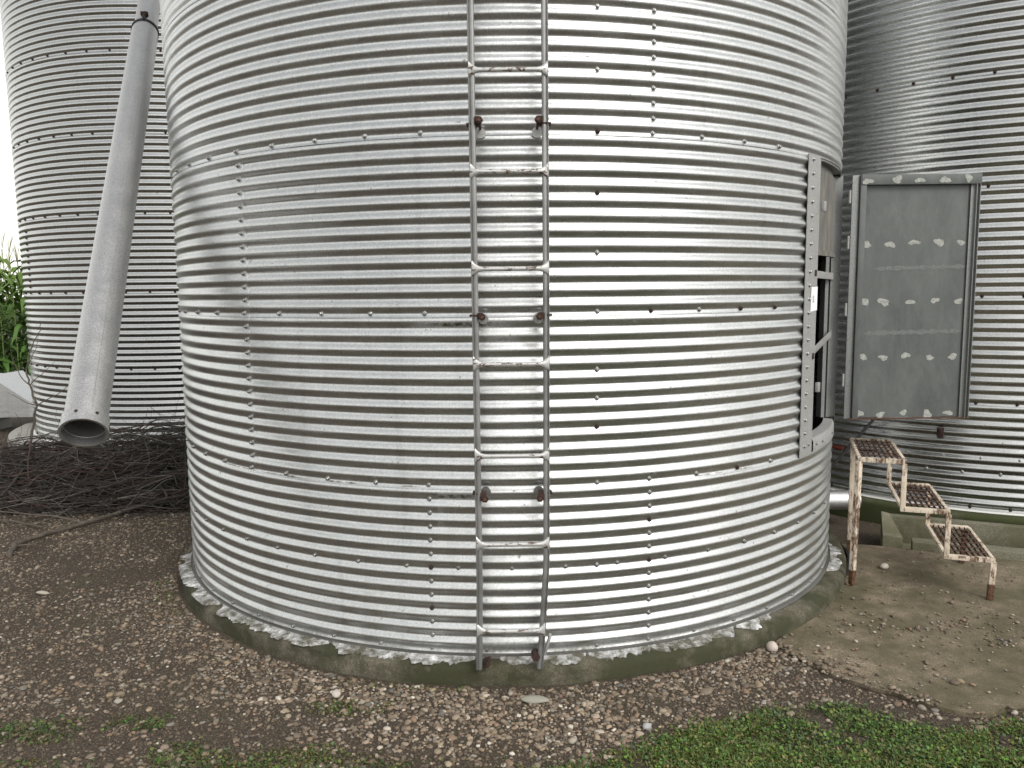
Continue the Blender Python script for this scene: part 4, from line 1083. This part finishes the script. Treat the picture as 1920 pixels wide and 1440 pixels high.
# ------------------------------------------------------------------ grass and weeds
def grass(name, label, polys, n, rng, hmin, hmax, cols):
    Vs = []; Fs = []; Cs = []
    xs_ = []; ys_ = []
    for poly, cnt, feather in polys:
        a = np.array(poly); x = rng.uniform(a[:, 0].min(), a[:, 0].max(), cnt * 4); y = rng.uniform(a[:, 1].min(), a[:, 1].max(), cnt * 4)
        jx = x + rng.normal(0, feather, len(x)); jy = y + rng.normal(0, feather, len(x))
        k = in_poly(jx, jy, poly) & (rng.uniform(0, 1, len(x)) < np.clip(0.15 + 1.8 * (fbm(x * 6, y * 6, 51) - 0.27), 0, 1)) & ~in_poly(x, y, pad_poly) & (np.hypot(x, y) > 2.38)
        x = x[k][:cnt]; y = y[k][:cnt]; xs_.append(x); ys_.append(y)
    x = np.concatenate(xs_); y = np.concatenate(ys_); n = len(x); z = gz(x, y) - 0.002
    h = rng.uniform(hmin, hmax, n); a = rng.uniform(0, 2 * pi, n); lean = rng.uniform(0.3, 1.3, n); w_ = rng.uniform(.0012, .0028, n)
    dx, dy = np.cos(a), np.sin(a); sx, sy = -dy, dx
    def P_(t, ww):
        up = h * (t - 0.35 * lean * t * t); ou = h * lean * t * t * 0.8
        return np.stack([x + dx * ou + sx * ww, y + dy * ou + sy * ww, z + up], 1)
    V = np.stack([P_(0, -w_), P_(0, w_), P_(.5, w_), P_(.5, -w_), P_(1.0, w_ * .15), P_(1.0, -w_ * .15)], 1)
    b = np.arange(n)[:, None] * 6; F = np.concatenate([b + np.array([0, 1, 2, 3]), b + np.array([3, 2, 4, 5])])
    c = np.array(cols)[rng.integers(0, len(cols), n)] * rng.uniform(.38, 1.0, (n, 1))
    yel = (vnoise(x * 2.5, y * 2.5, 61) > 0.52)[:, None]; c = np.where(yel, c * np.array([1.25, 1.05, .8]), c)
    V = V.reshape(-1, 3); C = np.repeat(c, 6, 0)
    # clover-like leaflets
    m_ = n // 3; k = rng.choice(n, m_); cx, cy, cz = x[k] + rng.normal(0, .01, m_), y[k] + rng.normal(0, .01, m_), z[k] + rng.uniform(.006, hmax * .6, m_)
    s = rng.uniform(.003, .0075, m_); aa = rng.uniform(0, 2 * pi, m_); nx = rng.normal(0, .35, m_); ny = rng.normal(0, .35, m_)
    L = []
    for q in range(6):
        t = aa + q * pi / 3; ux = np.cos(t) * s; uy = np.sin(t) * s; L.append(np.stack([cx + ux, cy + uy, cz + ux * nx + uy * ny], 1))
    V2 = np.stack(L, 1).reshape(-1, 3); b2 = np.arange(m_)[:, None] * 6; F2 = np.concatenate([b2 + np.array([0, 1, 2, 3]), b2 + np.array([0, 3, 4, 5])]) + len(V)
    c2 = np.array(cols)[rng.integers(0, len(cols), m_)] * rng.uniform(.7, 1.5, (m_, 1)); C2 = np.repeat(c2, 6, 0)
    me = np_mesh(name, np.concatenate([V, V2]), np.concatenate([F, F2]), np.concatenate([C, C2]), False)
    o = mk(name, me, M_leaf, None, False); tag(o, label, 'grass', kind='stuff')
GC = [(0.07, 0.15, 0.015), (0.10, 0.19, 0.025), (0.045, 0.11, 0.018), (0.13, 0.16, 0.03), (0.15, 0.125, 0.045), (0.07, 0.14, 0.04)]
rg = np.random.default_rng(8)
near_poly = [(0.10, -3.08), (0.30, -2.98), (0.50, -2.88), (0.72, -2.78), (0.97, -2.68), (1.20, -2.60), (1.45, -2.57), (1.60, -2.66), (1.75, -2.78), (1.95, -2.80), (2.2, -2.72), (2.6, -2.70), (2.6, -3.35), (-0.4, -3.35)]
grass('grass', 'short green grass and clover in the near right corner of the yard', [(near_poly, 42000, .035), (grass_poly, 26000, .03)], 0, rg, .010, .034, GC)
weeds = [([(-2.35, -2.75), (-2.1, -2.58), (-1.9, -2.60), (-1.85, -2.72), (-2.1, -2.80)], 900, .04), ([(-1.80, -2.66), (-1.68, -2.57), (-1.52, -2.60), (-1.58, -2.70)], 550, .04),
         ([(-2.3, -2.95), (-1.9, -2.9), (-1.6, -3.05), (-1.7, -3.3), (-2.5, -3.3)], 2000, .05), ([(-1.50, -2.86), (-1.30, -2.78), (-1.08, -2.92), (-1.05, -3.2), (-1.5, -3.2)], 1900, .05),
         ([(-1.10, -2.90), (-0.98, -2.83), (-0.80, -2.86), (-0.55, -2.97), (-0.1, -3.02), (0.15, -3.05), (0.1, -3.3), (-1.1, -3.3)], 6500, .04), ([(-0.95, -2.50), (-0.6, -2.47), (-0.55, -2.56), (-0.8, -2.6)], 350, .04),
         ([(-2.26, -0.85), (-2.10, -1.15), (-1.90, -1.46), (-1.96, -1.50), (-2.18, -1.18), (-2.33, -0.88)], 420, .02), ([(-0.86, -2.22), (-0.5, -2.33), (-0.2, -2.38), (-0.2, -2.42), (-0.55, -2.38), (-0.9, -2.27)], 200, .01)]
grass('weeds', 'small patches of grass and weeds in the brown soil along the near left edge', weeds, 0, rg, .006, .026, [tuple(q * .8 for q in c) for c in GC] + [(0.09, 0.075, 0.025)] * 3)

# ------------------------------------------------------------------ maize at the far left
def corn_mesh(seed):
    rnd = random.Random(seed); H = rnd.uniform(2.25, 2.6)
    stalk = MB().tube([(0, 0, 0), (0.01, 0, H * .5), (0.0, 0.01, H)], [0.014, 0.011, 0.006], 8)
    V = []; F = []; C = []
    for i in range(15):
        z = 0.25 + (H - 0.35) * i / 15; a = (pi if i % 2 else 0) + rnd.gauss(0, .5) + seed; L_ = rnd.uniform(.6, .95); wd = rnd.uniform(.035, .055)
        dx, dy = cos(a), sin(a); base = len(V); n = 9; up = rnd.uniform(.7, 1.2); k = rnd.uniform(.75, 1.2)
        for j in range(n + 1):
            t = j / n; out = L_ * (0.75 * t); zz = z + L_ * (up * t - 1.15 * up * t * t * rnd.uniform(.9, 1.1)); ww = wd * (sin(pi * min(1, t * 0.92 + 0.10)) ** .7) * (1 if j < n else .1)
            tw = 0.4 * sin(3 * t + seed + i)
            V += [(dx * out - dy * ww, dy * out + dx * ww, zz + ww * tw), (dx * out, dy * out, zz - .012), (dx * out + dy * ww, dy * out - dx * ww, zz - ww * tw)]
            c = (0.065 * k + .075 * (z / H) ** 3, 0.14 * k + .085 * (z / H) ** 3, 0.024 * k); C += [c, tuple(q * 1.3 for q in c), c]
        for j in range(n):
            b = base + j * 3; F += [(b, b + 3, b + 4, b + 1), (b + 1, b + 4, b + 5, b + 2)]
    leafm = np_mesh('leaves', np.array(V), np.array(F), np.array(C))
    tas = MB()
    for i in range(6):
        a = rnd.uniform(0, 6.28); s_ = rnd.uniform(.1, .5); tas.tube([(0, 0, H), (cos(a) * .1 * s_, sin(a) * .1 * s_, H + .18), (cos(a) * .25 * s_, sin(a) * .25 * s_, H + .32)], [.003, .0035, .002], 4)
    return stalk, leafm, tas
M_stalk = Mat('maize_stalk', rough=0.6, color=(0.16, 0.22, 0.06)).m; M_tas = Mat('maize_tassel', rough=0.8, color=(0.26, 0.25, 0.10)).m
protos = []
for s_ in range(3):
    stalk, leafm, tas = corn_mesh(s_ + 2)
    a = stalk.build('stalk', M_stalk, None); leafm.materials.clear(); leafm.materials.append(M_leaf); t_ = tas.build('tassel', M_tas, None)
    ms, mt = a.data, t_.data; bpy.data.objects.remove(a); bpy.data.objects.remove(t_); protos.append((ms, leafm, mt))
rr = random.Random(4)
for row in range(5):
    for k in range(15):
        x = -12.4 + 0.30 * k + rr.uniform(-.06, .06); y = 8.3 + 0.72 * row + rr.uniform(-.06, .06)
        if math.hypot(x - Lc[0], y - Lc[1]) < 2.9: continue
        e = empty('corn_plant', (x, y, -0.05 + rr.uniform(-.02, .02)), rr.uniform(0, 6)); e.scale = (1, 1, rr.uniform(.92, 1.06))
        tag(e, 'tall green maize plant in the dense stand at the far left behind the white fan', 'corn plant', 'maize plants at the field edge')
        for nm, me in zip(('stalk', 'leaves', 'tassel'), protos[rr.randrange(3)]):
            o = bpy.data.objects.new(nm, me); col.objects.link(o); o.parent = e
